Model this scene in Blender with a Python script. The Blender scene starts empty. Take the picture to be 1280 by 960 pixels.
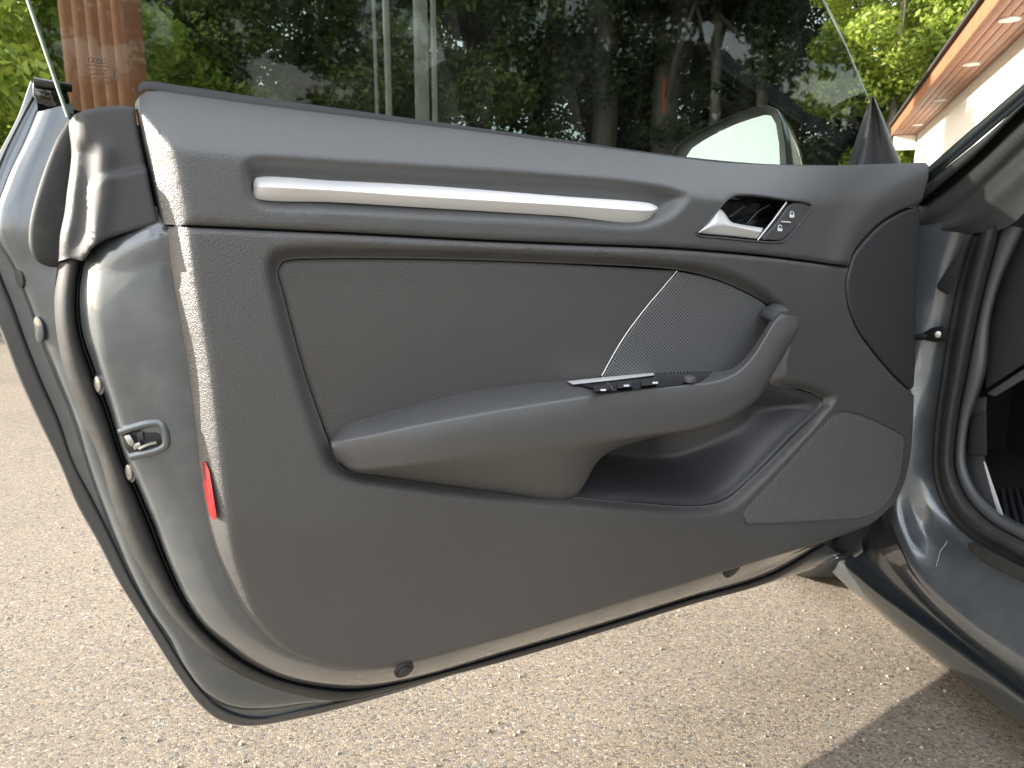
import bpy, bmesh, math, random
import numpy as np
from mathutils import Vector, Matrix
from mathutils.geometry import delaunay_2d_cdt
R_ = math.radians
random.seed(7); np.random.seed(7)
S = bpy.context.scene
COL = S.collection

# ------------------------------------------------------------------ camera
CAM = np.array([0.0, 0.0, 0.82]); PITCH = R_(11.2); FPX = 961.0
cd = bpy.data.cameras.new('camera'); cam = bpy.data.objects.new('camera', cd); COL.objects.link(cam)
cam.location = CAM; cam.rotation_euler = (R_(90) - PITCH, 0, 0)
cd.sensor_width = 36.0; cd.lens = FPX / 1280 * 36; cd.clip_start = 0.02; cd.clip_end = 3000
cd.dof.use_dof = True; cd.dof.focus_distance = 1.05; cd.dof.aperture_fstop = 13.0
S.camera = cam

# ------------------------------------------------------------------ light
SUN_AZ, SUN_EL = -90.5, 16.8          # azimuth clockwise from +Y
world = bpy.data.worlds.new('World'); S.world = world; world.use_nodes = True
wn, wl = world.node_tree.nodes, world.node_tree.links
bg = wn['Background']; bg.inputs['Strength'].default_value = 0.15
sky = wn.new('ShaderNodeTexSky'); sky.sky_type = 'NISHITA'; sky.sun_disc = False
sky.sun_elevation = R_(SUN_EL); sky.sun_rotation = R_(SUN_AZ); sky.dust_density = 2.0
tc = wn.new('ShaderNodeTexCoord'); mp = wn.new('ShaderNodeMapping'); mp.inputs['Scale'].default_value = (1, 1, 2.2)
ns = wn.new('ShaderNodeTexNoise'); ns.inputs['Scale'].default_value = 2.6; ns.inputs['Detail'].default_value = 9; ns.inputs['Roughness'].default_value = 0.6
cr = wn.new('ShaderNodeValToRGB'); cr.color_ramp.elements[0].position = 0.36; cr.color_ramp.elements[1].position = 0.62
cr.color_ramp.elements[0].color = (0, 0, 0, 1); cr.color_ramp.elements[1].color = (0.85, 0.85, 0.85, 1)
mx = wn.new('ShaderNodeMix'); mx.data_type = 'RGBA'
mx.inputs[7].default_value = (8.2, 8.1, 8.0, 1)
wl.new(tc.outputs['Generated'], mp.inputs['Vector']); wl.new(mp.outputs[0], ns.inputs['Vector'])
wl.new(ns.outputs[0], cr.inputs[0]); wl.new(cr.outputs[0], mx.inputs[0]); wl.new(sky.outputs[0], mx.inputs[6])
wl.new(mx.outputs[2], bg.inputs['Color'])
sd_ = bpy.data.lights.new('sun', 'SUN'); sun = bpy.data.objects.new('sun', sd_); COL.objects.link(sun)
sd_.energy = 4.0; sd_.angle = R_(0.53); sd_.color = (1.0, 0.94, 0.84)
sv = Vector((math.sin(R_(SUN_AZ)) * math.cos(R_(SUN_EL)), math.cos(R_(SUN_AZ)) * math.cos(R_(SUN_EL)), math.sin(R_(SUN_EL))))
sun.rotation_euler = sv.to_track_quat('Z', 'Y').to_euler(); sun.location = sv * 40

S.view_settings.view_transform = 'Standard'; S.view_settings.look = 'None'
S.view_settings.gamma = 1.0; S.view_settings.use_curve_mapping = False
S.view_settings.exposure = 1.87
S.render.engine = 'CYCLES'
S.cycles.max_bounces = 6; S.cycles.diffuse_bounces = 3; S.cycles.glossy_bounces = 3; S.cycles.transparent_max_bounces = 10

# ------------------------------------------------------------------ geometry helpers
FV = np.array([0, math.cos(PITCH), -math.sin(PITCH)]); UV_ = np.array([0, math.sin(PITCH), math.cos(PITCH)]); RV = np.array([1.0, 0, 0])
def ray(px, py):
    return FV + (px - 640) / FPX * RV + (480 - py) / FPX * UV_
def hit(px, py, p0, n):
    r = ray(px, py); return CAM + r * (np.dot(np.asarray(p0) - CAM, n) / np.dot(r, n))
def az(a): return np.array([math.sin(R_(a)), math.cos(R_(a)), 0.0])
DD = az(58.0); DN = az(148.0); DO = np.array([-0.327, 0.715, 0.0])      # door: along, inward normal, origin
Z3 = np.array([0, 0, 1.0])
CF = az(-9.0); CO = az(-99.0); HG = DO + DD * 1.25                      # car: forward, outward, hinge point
def P(px, py, w=0.0):                                                   # point on the door at depth w in front of its trim plane
    return hit(px, py, DO + DN * w, DN)
def B(px, py, q=0.0):                                                   # point on the car's side at offset q
    return hit(px, py, HG + CO * q, CO)
def to_uv(p): p = np.asarray(p) - DO; return np.array([np.dot(p, DD), p[2]])
def from_uvw(u, v, w): return DO + DD * u + DN * w + Z3 * v
def puv(px, py, wf):
    w = 0.0
    for _ in range(8):
        a = to_uv(P(px, py, w)); w = float(wf(a[None, :])[0]) if callable(wf) else wf
    return to_uv(P(px, py, w))

def catmull(pts, n):
    pts = np.asarray(pts, float)
    if len(pts) == 2: return pts[0] + (pts[1] - pts[0]) * np.linspace(0, 1, n)[:, None]
    e = np.vstack([2 * pts[0] - pts[1], pts, 2 * pts[-1] - pts[-2]])
    t = np.linspace(0, len(pts) - 1 - 1e-9, n); i = t.astype(int); f = (t - i)[:, None]
    p0, p1, p2, p3 = e[i], e[i + 1], e[i + 2], e[i + 3]
    d1 = np.linalg.norm(p1 - p0, axis=1) ** .5 + 1e-9; d2 = np.linalg.norm(p2 - p1, axis=1) ** .5 + 1e-9; d3 = np.linalg.norm(p3 - p2, axis=1) ** .5 + 1e-9
    d1, d2, d3 = d1[:, None], d2[:, None], d3[:, None]
    m1 = (p1 - p0) / d1 - (p2 - p0) / (d1 + d2) + (p2 - p1) / d2
    m2 = (p2 - p1) / d2 - (p3 - p1) / (d2 + d3) + (p3 - p2) / d3
    m1, m2 = m1 * d2, m2 * d2
    f2, f3 = f * f, f * f * f
    return (2*f3 - 3*f2 + 1) * p1 + (f3 - 2*f2 + f) * m1 + (-2*f3 + 3*f2) * p2 + (f3 - f2) * m2
def resample(poly, step):
    poly = np.asarray(poly); L = np.r_[0, np.cumsum(np.linalg.norm(np.diff(poly, axis=0), axis=1))]
    n = max(2, int(round(L[-1] / step)) + 1); t = np.linspace(0, L[-1], n)
    return np.stack([np.interp(t, L, poly[:, k]) for k in range(poly.shape[1])], 1)
def seg_dist(pts, line):
    pts = np.asarray(pts); out = np.full(len(pts), 1e9)
    a, b = line[:-1], line[1:]
    for s in range(0, len(a), 64):
        A, Bq = a[s:s+64], b[s:s+64]; d = Bq - A; L = (d * d).sum(1) + 1e-12
        t = np.clip(((pts[:, None, :] - A[None]) * d[None]).sum(2) / L[None], 0, 1)
        q = A[None] + t[..., None] * d[None] - pts[:, None, :]
        out = np.minimum(out, np.sqrt((q * q).sum(2)).min(1))
    return out
def inside(pts, poly):
    x, y = pts[:, 0], pts[:, 1]; c = np.zeros(len(pts), bool); n = len(poly)
    for i in range(n):
        x1, y1 = poly[i]; x2, y2 = poly[(i + 1) % n]
        if y1 == y2: continue
        m = (y1 > y) != (y2 > y)
        c ^= m & (x < (x2 - x1) * (y - y1) / (y2 - y1) + x1)
    return c
def sm(t): t = np.clip(t, 0, 1); return t * t * (3 - 2 * t)
def uvline(px, wf, step=0.004):
    return resample(catmull([puv(x, y, wf) for x, y in px], max(12, len(px) * 14)), step)
def closed_uv(px, wf, step=0.004):
    p = [puv(x, y, wf) for x, y in px]; n = len(p)
    c = catmull(p[-3:] + p + p[:3], (n + 5) * 14 + 1)
    k = len(c) - 1; a = c[int(round(k * 3 / (n + 5))):int(round(k * (n + 3) / (n + 5))) + 1]
    a = resample(a, step); return a[:-1]

def link(name, verts, faces, mat, parent=None, smooth=True, uvs=None, sharp=None, label=None):
    me = bpy.data.meshes.new(name); me.from_pydata([tuple(map(float, v)) for v in verts], [], faces); me.update()
    if uvs is not None:
        l = me.uv_layers.new(name='UVMap'); vi = np.zeros(len(me.loops), int); me.loops.foreach_get('vertex_index', vi)
        l.data.foreach_set('uv', np.asarray(uvs, np.float32)[vi].ravel())
    if smooth: me.polygons.foreach_set('use_smooth', np.ones(len(me.polygons), bool))
    if mat: me.materials.append(mat)
    if sharp is not None and smooth: me.set_sharp_from_angle(angle=R_(sharp))
    o = bpy.data.objects.new(name, me); COL.objects.link(o)
    if parent: own(o, parent)
    if label: o['label'] = label
    return o
def own(o, parent):
    o.parent = parent; o.matrix_parent_inverse = WM[parent.name].inverted() if parent.name in WM else Matrix.Identity(4)
WM = {}
def empty(name, loc, label=None, cat=None, group=None):
    o = bpy.data.objects.new(name, None); COL.objects.link(o); o.location = tuple(loc); o.empty_display_size = 0.1
    WM[o.name] = Matrix.Translation(Vector(tuple(loc)))
    tag(o, label, cat, group); return o
def tag(o, label=None, cat=None, group=None, kind=None):
    if label: o['label'] = label
    if cat: o['category'] = cat
    if group: o['group'] = group
    if kind: o['kind'] = kind
    return o

def patch(name, segs, base, mat, parent, res=0.005, holes=(), skirt=0.012, wfun=None, ring=None, closed=False):
    """A sheet of the door: outline segments [(pixel points, drop, radius)], surface depth wfun(uv); rounded edges; skirt behind."""
    wf0 = wfun if wfun else (lambda q: np.full(len(q), base))
    lines = []
    for px, drop, rad in segs:
        if callable(drop): lines.append((uvline(px, (lambda q, d=drop: wf0(q) - d(q)), min(res, .004)), drop, rad)); continue
        lines.append((closed_uv(px, (lambda q, d=drop: wf0(q) - d), min(res, .004)) if closed else uvline(px, (lambda q, d=drop: wf0(q) - d), min(res, .004)), drop, rad))
    if closed: loop = lines[0][0]; lines = [(np.vstack([loop, loop[:1]]), lines[0][1], lines[0][2])]
    else: loop = np.vstack([l[0][:-1] for l in lines])
    def W(q):
        w = wf0(q); dr = np.zeros(len(q))
        for l, drop, rad in lines:
            if callable(drop): drop = drop(q)
            elif drop <= 0: continue
            t = np.clip(1 - seg_dist(q, l) / rad, 0, 1); dr = np.maximum(dr, drop * (t ** 1.3 if rad > .05 else t ** 1.45 if np.max(drop) > .025 and rad < .03 else 1 - np.sqrt(np.clip(1 - t * t, 0, 1))))
        return w - dr
    hl = [np.asarray(h) for h in holes]
    mn, mxx = loop.min(0), loop.max(0)
    gx, gy = np.meshgrid(np.arange(mn[0], mxx[0], res), np.arange(mn[1], mxx[1], res)); gx[1::2] += res / 2
    g = np.stack([gx.ravel(), gy.ravel()], 1); g = g[inside(g, loop)]
    lp = np.vstack([loop, loop[:1]])
    g = g[seg_dist(g, lp) > res * 0.55]
    for h in hl:
        g = g[~inside(g, h)]; g = g[seg_dist(g, np.vstack([h, h[:1]])) > res * 0.5]
    extra = []
    for src, sgn in [(loop, 1)] + [(h, -1) for h in hl]:
        tn = np.roll(src, -1, 0) - np.roll(src, 1, 0); nn = np.stack([-tn[:, 1], tn[:, 0]], 1); nn /= np.linalg.norm(nn, axis=1)[:, None] + 1e-9
        if inside((src + nn * 1e-4), src).mean() < .5: nn = -nn
        rr = max([l[2] for l in lines if callable(l[1]) or l[1] > 0] + [0.004]) if sgn == 1 else 0.004
        for k in (ring or (0.12, 0.4, 0.8)):
            q = src + sgn * nn * min(rr, 0.02) * k
            ok = inside(q, loop) & (seg_dist(q, np.vstack([src, src[:1]])) > min(rr, 0.02) * k * 0.9)
            for h in hl: ok &= ~inside(q, h)
            extra.append(q[ok])
    pts = np.vstack([loop] + hl + [g] + extra)
    edges = []; s = 0
    for src in [loop] + hl:
        n = len(src); edges += [(s + i, s + (i + 1) % n) for i in range(n)]; s += n
    ov, oe, of, *_ = delaunay_2d_cdt([Vector(p) for p in pts], edges, [], 1, 1e-6)
    ov = np.array([(v.x, v.y) for v in ov]); tri = np.array([f for f in of if len(f) == 3])
    c = ov[tri].mean(1); keep = inside(c, loop)
    for h in hl: keep &= ~inside(c, h)
    tri = tri[keep]
    w = W(ov); V = [from_uvw(a[0], a[1], b) for a, b in zip(ov, w)]; uv = [tuple(a) for a in ov]
    F = []
    for t in tri:
        a, b2, c2 = ov[t]; cr_ = (b2[0]-a[0])*(c2[1]-a[1]) - (b2[1]-a[1])*(c2[0]-a[0])
        F.append(tuple(t) if cr_ > 0 else tuple(t[::-1]))
    if skirt:
        for src in [loop] + hl:
            ws = W(src); s = len(V); n = len(src)
            for a, b in zip(src, ws): V.append(from_uvw(a[0], a[1], b)); V.append(from_uvw(a[0], a[1], b - skirt)); uv += [tuple(a)] * 2
            F += [(s + 2*i, s + 2*i + 1, s + 2*((i+1) % n) + 1, s + 2*((i+1) % n)) for i in range(n)]
    return link(name, V, F, mat, parent, uvs=uv)

def loft(name, curves, n, mat, parent, fn=P, rnd=None, sharp=None, cyc=False, sub=1, cap=False):
    """Surface through matched pixel curves [(px,py,depth)...]; rnd={curve index: fraction} rounds the crease there."""
    C = [catmull([fn(*p) for p in c], n) for c in curves]
    rows = []
    m = len(C)
    for i in range(m):
        if rnd and i in rnd and (cyc or 0 < i < m - 1):
            f = rnd[i]; a = C[i] + (C[(i - 1) % m] - C[i]) * f; b = C[i] + (C[(i + 1) % m] - C[i]) * f
            for t in (0, .2, .4, .6, .8, 1): rows.append((1-t)**2 * a + 2*t*(1-t) * C[i] + t*t * b)
        else: rows.append(C[i])
    if sub > 1:
        st = np.stack(rows, 0); k = (len(rows) - 1) * sub + 1
        rows = list(np.stack([catmull(st[:, j], k) for j in range(n)], 1))
    V = np.vstack(rows); k = len(rows); F = []
    for i in range(k if cyc else k - 1):
        for j in range(n - 1):
            a, b = i * n + j, ((i + 1) % k) * n + j; F.append((a, a + 1, b + 1, b))
    if cap: F += [tuple(i * n for i in range(k)), tuple(i * n + n - 1 for i in range(k))[::-1]]
    uv = [(np.dot(v - DO, DD) - .37 * np.dot(v - DO, DN), v[2]) for v in V]
    o = link(name, V, F, mat, parent, uvs=uv, sharp=sharp)
    bm = bmesh.new(); bm.from_mesh(o.data); bmesh.ops.remove_doubles(bm, verts=bm.verts, dist=1e-6)
    bmesh.ops.recalc_face_normals(bm, faces=bm.faces); bm.to_mesh(o.data); bm.free()
    return o
def tube(name, pts, rad, mat, parent, n=40, seg=10, cap=True):
    c = catmull(pts, n) if len(pts) > 2 else catmull(pts, max(2, n // 4)); n = len(c)
    rr = np.interp(np.linspace(0, 1, n), np.linspace(0, 1, len(rad)), rad) if hasattr(rad, '__len__') else np.full(n, rad)
    V, F = [], []; up = np.array([0.3, 0.5, 0.8])
    for i in range(n):
        t = c[min(i + 1, n - 1)] - c[max(i - 1, 0)]; t = t / np.linalg.norm(t); a = np.cross(t, up); a /= np.linalg.norm(a); b = np.cross(t, a)
        for k in range(seg): th = 2 * math.pi * k / seg; V.append(c[i] + rr[i] * (a * math.cos(th) + b * math.sin(th)))
    for i in range(n - 1):
        for k in range(seg): F.append((i*seg + k, i*seg + (k+1) % seg, (i+1)*seg + (k+1) % seg, (i+1)*seg + k))
    if cap: F += [tuple(range(seg))[::-1], tuple((n-1)*seg + k for k in range(seg))]
    return link(name, V, F, mat, parent, sharp=50)
def prism(name, front, back, mat, parent, bev=0.0, smooth=True, segs=2):
    """Closed solid from two matched 3-D outlines."""
    n = len(front); V = list(front) + list(back)
    F = [tuple(range(n)), tuple(range(2*n - 1, n - 1, -1))] + [(i, n + i, n + (i+1) % n, (i+1) % n) for i in range(n)]
    o = link(name, V, F, mat, parent, smooth=smooth)
    bm = bmesh.new(); bm.from_mesh(o.data); bmesh.ops.recalc_face_normals(bm, faces=bm.faces)
    if bev: bmesh.ops.bevel(bm, geom=[e for e in bm.edges if e.calc_face_angle(0) > .5], offset=bev, segments=segs, profile=.5, affect='EDGES', clamp_overlap=True)
    bm.to_mesh(o.data); bm.free()
    if smooth: o.data.polygons.foreach_set('use_smooth', np.ones(len(o.data.polygons), bool)); o.data.set_sharp_from_angle(angle=R_(35))
    return o
def box(name, c, ax, ay, az_, hx, hy, hz, mat, parent, bev=0.0):
    c = np.asarray(c); f = [c + ax*hx*i + ay*hy*j + az_*hz for i, j in ((-1,-1),(1,-1),(1,1),(-1,1))]; b = [p - 2*az_*hz for p in f]
    return prism(name, f, b, mat, parent, bev)
def disc(name, c, nrm, rx, th, mat, parent, ry=None, ax=None, seg=20, bev=None):
    c = np.asarray(c); nrm = nrm / np.linalg.norm(nrm); a = np.cross(nrm, Z3) if ax is None else ax; a = a / np.linalg.norm(a); b = np.cross(nrm, a); ry = ry or rx
    f = [c + nrm*th + a*rx*math.cos(t) + b*ry*math.sin(t) for t in np.linspace(0, 2*math.pi, seg, endpoint=False)]
    return prism(name, f, [p - nrm*th*2 for p in f], mat, parent, bev if bev is not None else th*.4)

# ------------------------------------------------------------------ materials
def mat(name, col, rough=.5, metal=0., spec=.5, coat=0., coat_r=.05, bump=None, var=None, sheen=0.):
    m = bpy.data.materials.new(name); m.use_nodes = True; nt = m.node_tree; p = nt.nodes['Principled BSDF']
    p.inputs['Base Color'].default_value = (*col, 1); p.inputs['Roughness'].default_value = rough; p.inputs['Metallic'].default_value = metal
    p.inputs['Specular IOR Level'].default_value = spec; p.inputs['Coat Weight'].default_value = coat; p.inputs['Coat Roughness'].default_value = coat_r
    co = nt.nodes.new('ShaderNodeTexCoord')
    if bump:                                             # list of (type, scale, strength, distance)
        prev = None
        for ty, sc, st, di in bump:
            if ty == 'vor':
                t = nt.nodes.new('ShaderNodeTexVoronoi'); out = t.outputs['Distance']
            else:
                t = nt.nodes.new('ShaderNodeTexNoise'); t.inputs['Detail'].default_value = 3; out = t.outputs[0]
            t.inputs['Scale'].default_value = sc; nt.links.new(co.outputs['Object'], t.inputs['Vector'])
            b = nt.nodes.new('ShaderNodeBump'); b.inputs['Strength'].default_value = st; b.inputs['Distance'].default_value = di
            nt.links.new(out, b.inputs['Height'])
            if prev: nt.links.new(prev.outputs[0], b.inputs['Normal'])
            prev = b
        nt.links.new(prev.outputs[0], p.inputs['Normal'])
    if var:                                              # (scale, second colour, lo, hi, rough2): blotches of dust or wear
        sc, c2, lo, hi, r2 = var
        t = nt.nodes.new('ShaderNodeTexNoise'); t.inputs['Scale'].default_value = sc; t.inputs['Detail'].default_value = 7; t.inputs['Roughness'].default_value = .65
        nt.links.new(co.outputs['Object'], t.inputs['Vector'])
        r = nt.nodes.new('ShaderNodeMapRange'); r.inputs[1].default_value = lo; r.inputs[2].default_value = hi; nt.links.new(t.outputs[0], r.inputs[0])
        mxx = nt.nodes.new('ShaderNodeMix'); mxx.data_type = 'RGBA'; mxx.inputs[6].default_value = (*col, 1); mxx.inputs[7].default_value = (*c2, 1)
        nt.links.new(r.outputs[0], mxx.inputs[0]); nt.links.new(mxx.outputs[2], p.inputs['Base Color'])
        m2 = nt.nodes.new('ShaderNodeMapRange'); m2.inputs[3].default_value = rough; m2.inputs[4].default_value = r2; nt.links.new(r.outputs[0], m2.inputs[0])
        nt.links.new(m2.outputs[0], p.inputs['Roughness'])
    return m
GR = [('vor', 760, .55, .0009)]
M = {}
M['trim'] = mat('grained_plastic', (.070, .069, .068), .40, spec=.8, bump=GR, var=(5, (.080, .079, .077), .45, .75, .5))
M['soft'] = mat('soft_trim', (.082, .083, .084), .38, spec=.8, bump=[('vor', 800, .45, .0008)])
M['leather'] = mat('leatherette', (.074, .070, .067), .48, spec=.5, bump=[('vor', 600, .6, .0011), ('noise', 16, .12, .01)])
M['smooth'] = mat('fine_plastic', (.068, .070, .074), .45, bump=[('noise', 2200, .25, .0004)])
M['corner'] = mat('corner_plastic', (.040, .041, .043), .5, bump=[('noise', 2200, .25, .0004)])
M['pocket'] = mat('pocket_shade_plastic', (.046, .047, .051), .42, bump=[('noise', 2200, .25, .0004)])  # darker than the trim, standing in for shade inside the pocket
M['dark'] = mat('dark_plastic', (.026, .026, .028), .5, bump=[('noise', 2200, .3, .0004)])
M['black'] = mat('black_void_plastic', (.008, .008, .009), .6)
M['piano'] = mat('gloss_black', (.008, .008, .009), .12, coat=.6)
M['rubber'] = mat('seal_rubber', (.026, .026, .026), .6, spec=.35, var=(60, (.052, .050, .047), .5, .8, .7))
M['rubber2'] = mat('moulded_rubber', (.040, .040, .042), .55, spec=.4, var=(30, (.052, .052, .053), .5, .8, .6))
M['paint'] = mat('grey_metallic_paint', (.042, .050, .058), .28, metal=.45, coat=1., coat_r=.02, var=(9, (.062, .068, .074), .5, .8, .42))
M['jamb'] = mat('dusty_jamb_paint', (.100, .114, .126), .30, metal=.5, coat=1., coat_r=.03, var=(24, (.135, .142, .148), .45, .75, .5))
M['silver'] = mat('satin_aluminium', (.80, .80, .80), .34, metal=.3, bump=[('noise', 3000, .1, .0002)])
M['chrome'] = mat('bright_trim', (.75, .74, .71), .2, metal=.9)
M['red'] = mat('red_reflector', (.30, .006, .012), .2, coat=.6, bump=[('vor', 700, .4, .001)])
M['white_mark'] = mat('white_print', (.75, .76, .78), .4)
M['steel'] = mat('zinc_steel', (.42, .41, .39), .35, metal=.9, var=(80, (.25, .24, .22), .4, .7, .5))
M['tyre'] = mat('tyre_rubber', (.022, .022, .022), .75)
M['alloy'] = mat('wheel_alloy', (.35, .35, .36), .3, metal=.9)
M['mat'] = mat('floor_carpet', (.012, .012, .013), .95, bump=[('noise', 900, .8, .003)])
M['wall'] = mat('white_render', (.80, .78, .73), .9, bump=[('noise', 60, .3, .01)])
M['roof'] = mat('dark_roofing', (.045, .042, .04), .8)
M['lamp'] = mat('white_lamp_ring', (.8, .78, .74), .4)

def grille_mat(name, col, hole, scale):
    m = mat(name, col, .5, bump=None); nt = m.node_tree; p = nt.nodes['Principled BSDF']
    u = nt.nodes.new('ShaderNodeUVMap'); mpn = nt.nodes.new('ShaderNodeMapping'); mpn.inputs['Rotation'].default_value = (0, 0, R_(38))
    v = nt.nodes.new('ShaderNodeTexVoronoi'); v.inputs['Scale'].default_value = scale; v.inputs['Randomness'].default_value = 0; v.voronoi_dimensions = '2D'
    nt.links.new(u.outputs[0], mpn.inputs[0]); nt.links.new(mpn.outputs[0], v.inputs['Vector'])
    r = nt.nodes.new('ShaderNodeMapRange'); r.inputs[1].default_value = .30; r.inputs[2].default_value = .42; nt.links.new(v.outputs['Distance'], r.inputs[0])
    mx_ = nt.nodes.new('ShaderNodeMix'); mx_.data_type = 'RGBA'; mx_.inputs[6].default_value = (*hole, 1); mx_.inputs[7].default_value = (*col, 1)
    nt.links.new(r.outputs[0], mx_.inputs[0]); nt.links.new(mx_.outputs[2], p.inputs['Base Color'])
    b = nt.nodes.new('ShaderNodeBump'); b.inputs['Strength'].default_value = .8; b.inputs['Distance'].default_value = .0012; nt.links.new(r.outputs[0], b.inputs['Height']); nt.links.new(b.outputs[0], p.inputs['Normal'])
    return m
M['grille'] = grille_mat('speaker_mesh', (.19, .193, .20), (.010, .010, .010), 270)

def glass_mat():
    m = bpy.data.materials.new('tinted_glass'); m.use_nodes = True; nt = m.node_tree; nt.nodes.clear()
    o = nt.nodes.new('ShaderNodeOutputMaterial'); t = nt.nodes.new('ShaderNodeBsdfTransparent'); t.inputs[0].default_value = (.49, .53, .50, 1)
    g = nt.nodes.new('ShaderNodeBsdfGlossy'); g.inputs['Roughness'].default_value = .02; g.inputs[0].default_value = (.9, .95, .92, 1)
    f0 = nt.nodes.new('ShaderNodeFresnel'); f0.inputs[0].default_value = 1.36; bf = nt.nodes.new('ShaderNodeNewGeometry'); f = nt.nodes.new('ShaderNodeMath'); f.operation = 'MULTIPLY'; iv = nt.nodes.new('ShaderNodeMath'); iv.operation = 'SUBTRACT'; iv.inputs[0].default_value = 1
    nt.links.new(bf.outputs['Backfacing'], iv.inputs[1]); nt.links.new(iv.outputs[0], f.inputs[0]); nt.links.new(f0.outputs[0], f.inputs[1]); x = nt.nodes.new('ShaderNodeMixShader')
    d = nt.nodes.new('ShaderNodeBsdfDiffuse'); d.inputs[0].default_value = (.45, .45, .42, 1)          # film of dust and streaks
    co = nt.nodes.new('ShaderNodeTexCoord'); mpn = nt.nodes.new('ShaderNodeMapping'); mpn.inputs['Scale'].default_value = (14, 14, 1.2)
    nz = nt.nodes.new('ShaderNodeTexNoise'); nz.inputs['Scale'].default_value = 1.6; nz.inputs['Detail'].default_value = 4
    r = nt.nodes.new('ShaderNodeMapRange'); r.inputs[1].default_value = .45; r.inputs[2].default_value = .85; r.inputs[3].default_value = .001; r.inputs[4].default_value = .028
    y = nt.nodes.new('ShaderNodeMixShader')
    nt.links.new(co.outputs['Object'], mpn.inputs[0]); nt.links.new(mpn.outputs[0], nz.inputs['Vector']); nt.links.new(nz.outputs[0], r.inputs[0])
    nt.links.new(f.outputs[0], x.inputs[0]); nt.links.new(t.outputs[0], x.inputs[1]); nt.links.new(g.outputs[0], x.inputs[2])
    nt.links.new(r.outputs[0], y.inputs[0]); nt.links.new(x.outputs[0], y.inputs[1]); nt.links.new(d.outputs[0], y.inputs[2]); nt.links.new(y.outputs[0], o.inputs[0])
    return m
M['glass'] = glass_mat()
M['mirror'] = mat('mirror_silver', (.86, .9, .88), .01, metal=1.)

def aggregate():
    m = bpy.data.materials.new('exposed_aggregate'); m.use_nodes = True; nt = m.node_tree; p = nt.nodes['Principled BSDF']
    co = nt.nodes.new('ShaderNodeTexCoord'); L = nt.links.new
    nz = nt.nodes.new('ShaderNodeTexNoise'); nz.inputs['Scale'].default_value = 120; nz.inputs['Detail'].default_value = 2; L(co.outputs['Object'], nz.inputs['Vector'])
    ad = nt.nodes.new('ShaderNodeMix'); ad.data_type = 'RGBA'; ad.blend_type = 'LINEAR_LIGHT'; ad.inputs[0].default_value = .004; L(co.outputs['Object'], ad.inputs[6]); L(nz.outputs[1], ad.inputs[7])
    v = nt.nodes.new('ShaderNodeTexVoronoi'); v.voronoi_dimensions = '2D'; v.inputs['Scale'].default_value = 240; L(ad.outputs[2], v.inputs['Vector'])
    ed = nt.nodes.new('ShaderNodeTexVoronoi'); ed.feature = 'DISTANCE_TO_EDGE'; ed.voronoi_dimensions = '2D'; ed.inputs['Scale'].default_value = 240; L(ad.outputs[2], ed.inputs['Vector'])
    sp = nt.nodes.new('ShaderNodeSeparateColor'); L(v.outputs['Color'], sp.inputs[0])
    rp = nt.nodes.new('ShaderNodeValToRGB'); e = rp.color_ramp.elements; rp.color_ramp.interpolation = 'CONSTANT'
    e[0].position = 0; e[0].color = (.125, .115, .10, 1); e[1].position = .965; e[1].color = (.54, .51, .44, 1)
    for pos, c in ((.08, (.21, .18, .14)), (.2, (.315, .255, .185)), (.36, (.385, .32, .23)), (.5, (.30, .275, .25)), (.6, (.43, .345, .24)), (.72, (.35, .275, .195)), (.84, (.47, .42, .32)), (.92, (.24, .235, .235))):
        q = e.new(pos); q.color = (*c, 1)
    L(sp.outputs[0], rp.inputs[0])
    r = nt.nodes.new('ShaderNodeMapRange'); r.inputs[1].default_value = .0; r.inputs[2].default_value = .16; L(ed.outputs['Distance'], r.inputs[0])
    mxx = nt.nodes.new('ShaderNodeMix'); mxx.data_type = 'RGBA'; mxx.inputs[6].default_value = (.22, .175, .135, 1); L(r.outputs[0], mxx.inputs[0]); L(rp.outputs[0], mxx.inputs[7])
    big = nt.nodes.new('ShaderNodeTexNoise'); big.inputs['Scale'].default_value = 1.3; big.inputs['Detail'].default_value = 6; L(co.outputs['Object'], big.inputs['Vector'])
    br = nt.nodes.new('ShaderNodeMapRange'); br.inputs[1].default_value = .3; br.inputs[2].default_value = .7; br.inputs[3].default_value = .62; br.inputs[4].default_value = .83; L(big.outputs[0], br.inputs[0])
    ml = nt.nodes.new('ShaderNodeMix'); ml.data_type = 'RGBA'; ml.blend_type = 'MULTIPLY'; ml.inputs[0].default_value = 1; L(mxx.outputs[2], ml.inputs[6]); L(br.outputs[0], ml.inputs[7])
    L(ml.outputs[2], p.inputs['Base Color']); p.inputs['Roughness'].default_value = .8
    hh = nt.nodes.new('ShaderNodeMath'); hh.operation = 'MULTIPLY_ADD'; L(r.outputs[0], hh.inputs[0]); hh.inputs[1].default_value = .6; L(sp.outputs[1], hh.inputs[2])
    b = nt.nodes.new('ShaderNodeBump'); b.inputs['Strength'].default_value = .7; b.inputs['Distance'].default_value = .003; L(hh.outputs[0], b.inputs['Height']); L(b.outputs[0], p.inputs['Normal'])
    return m
M['ground'] = aggregate()
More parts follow.
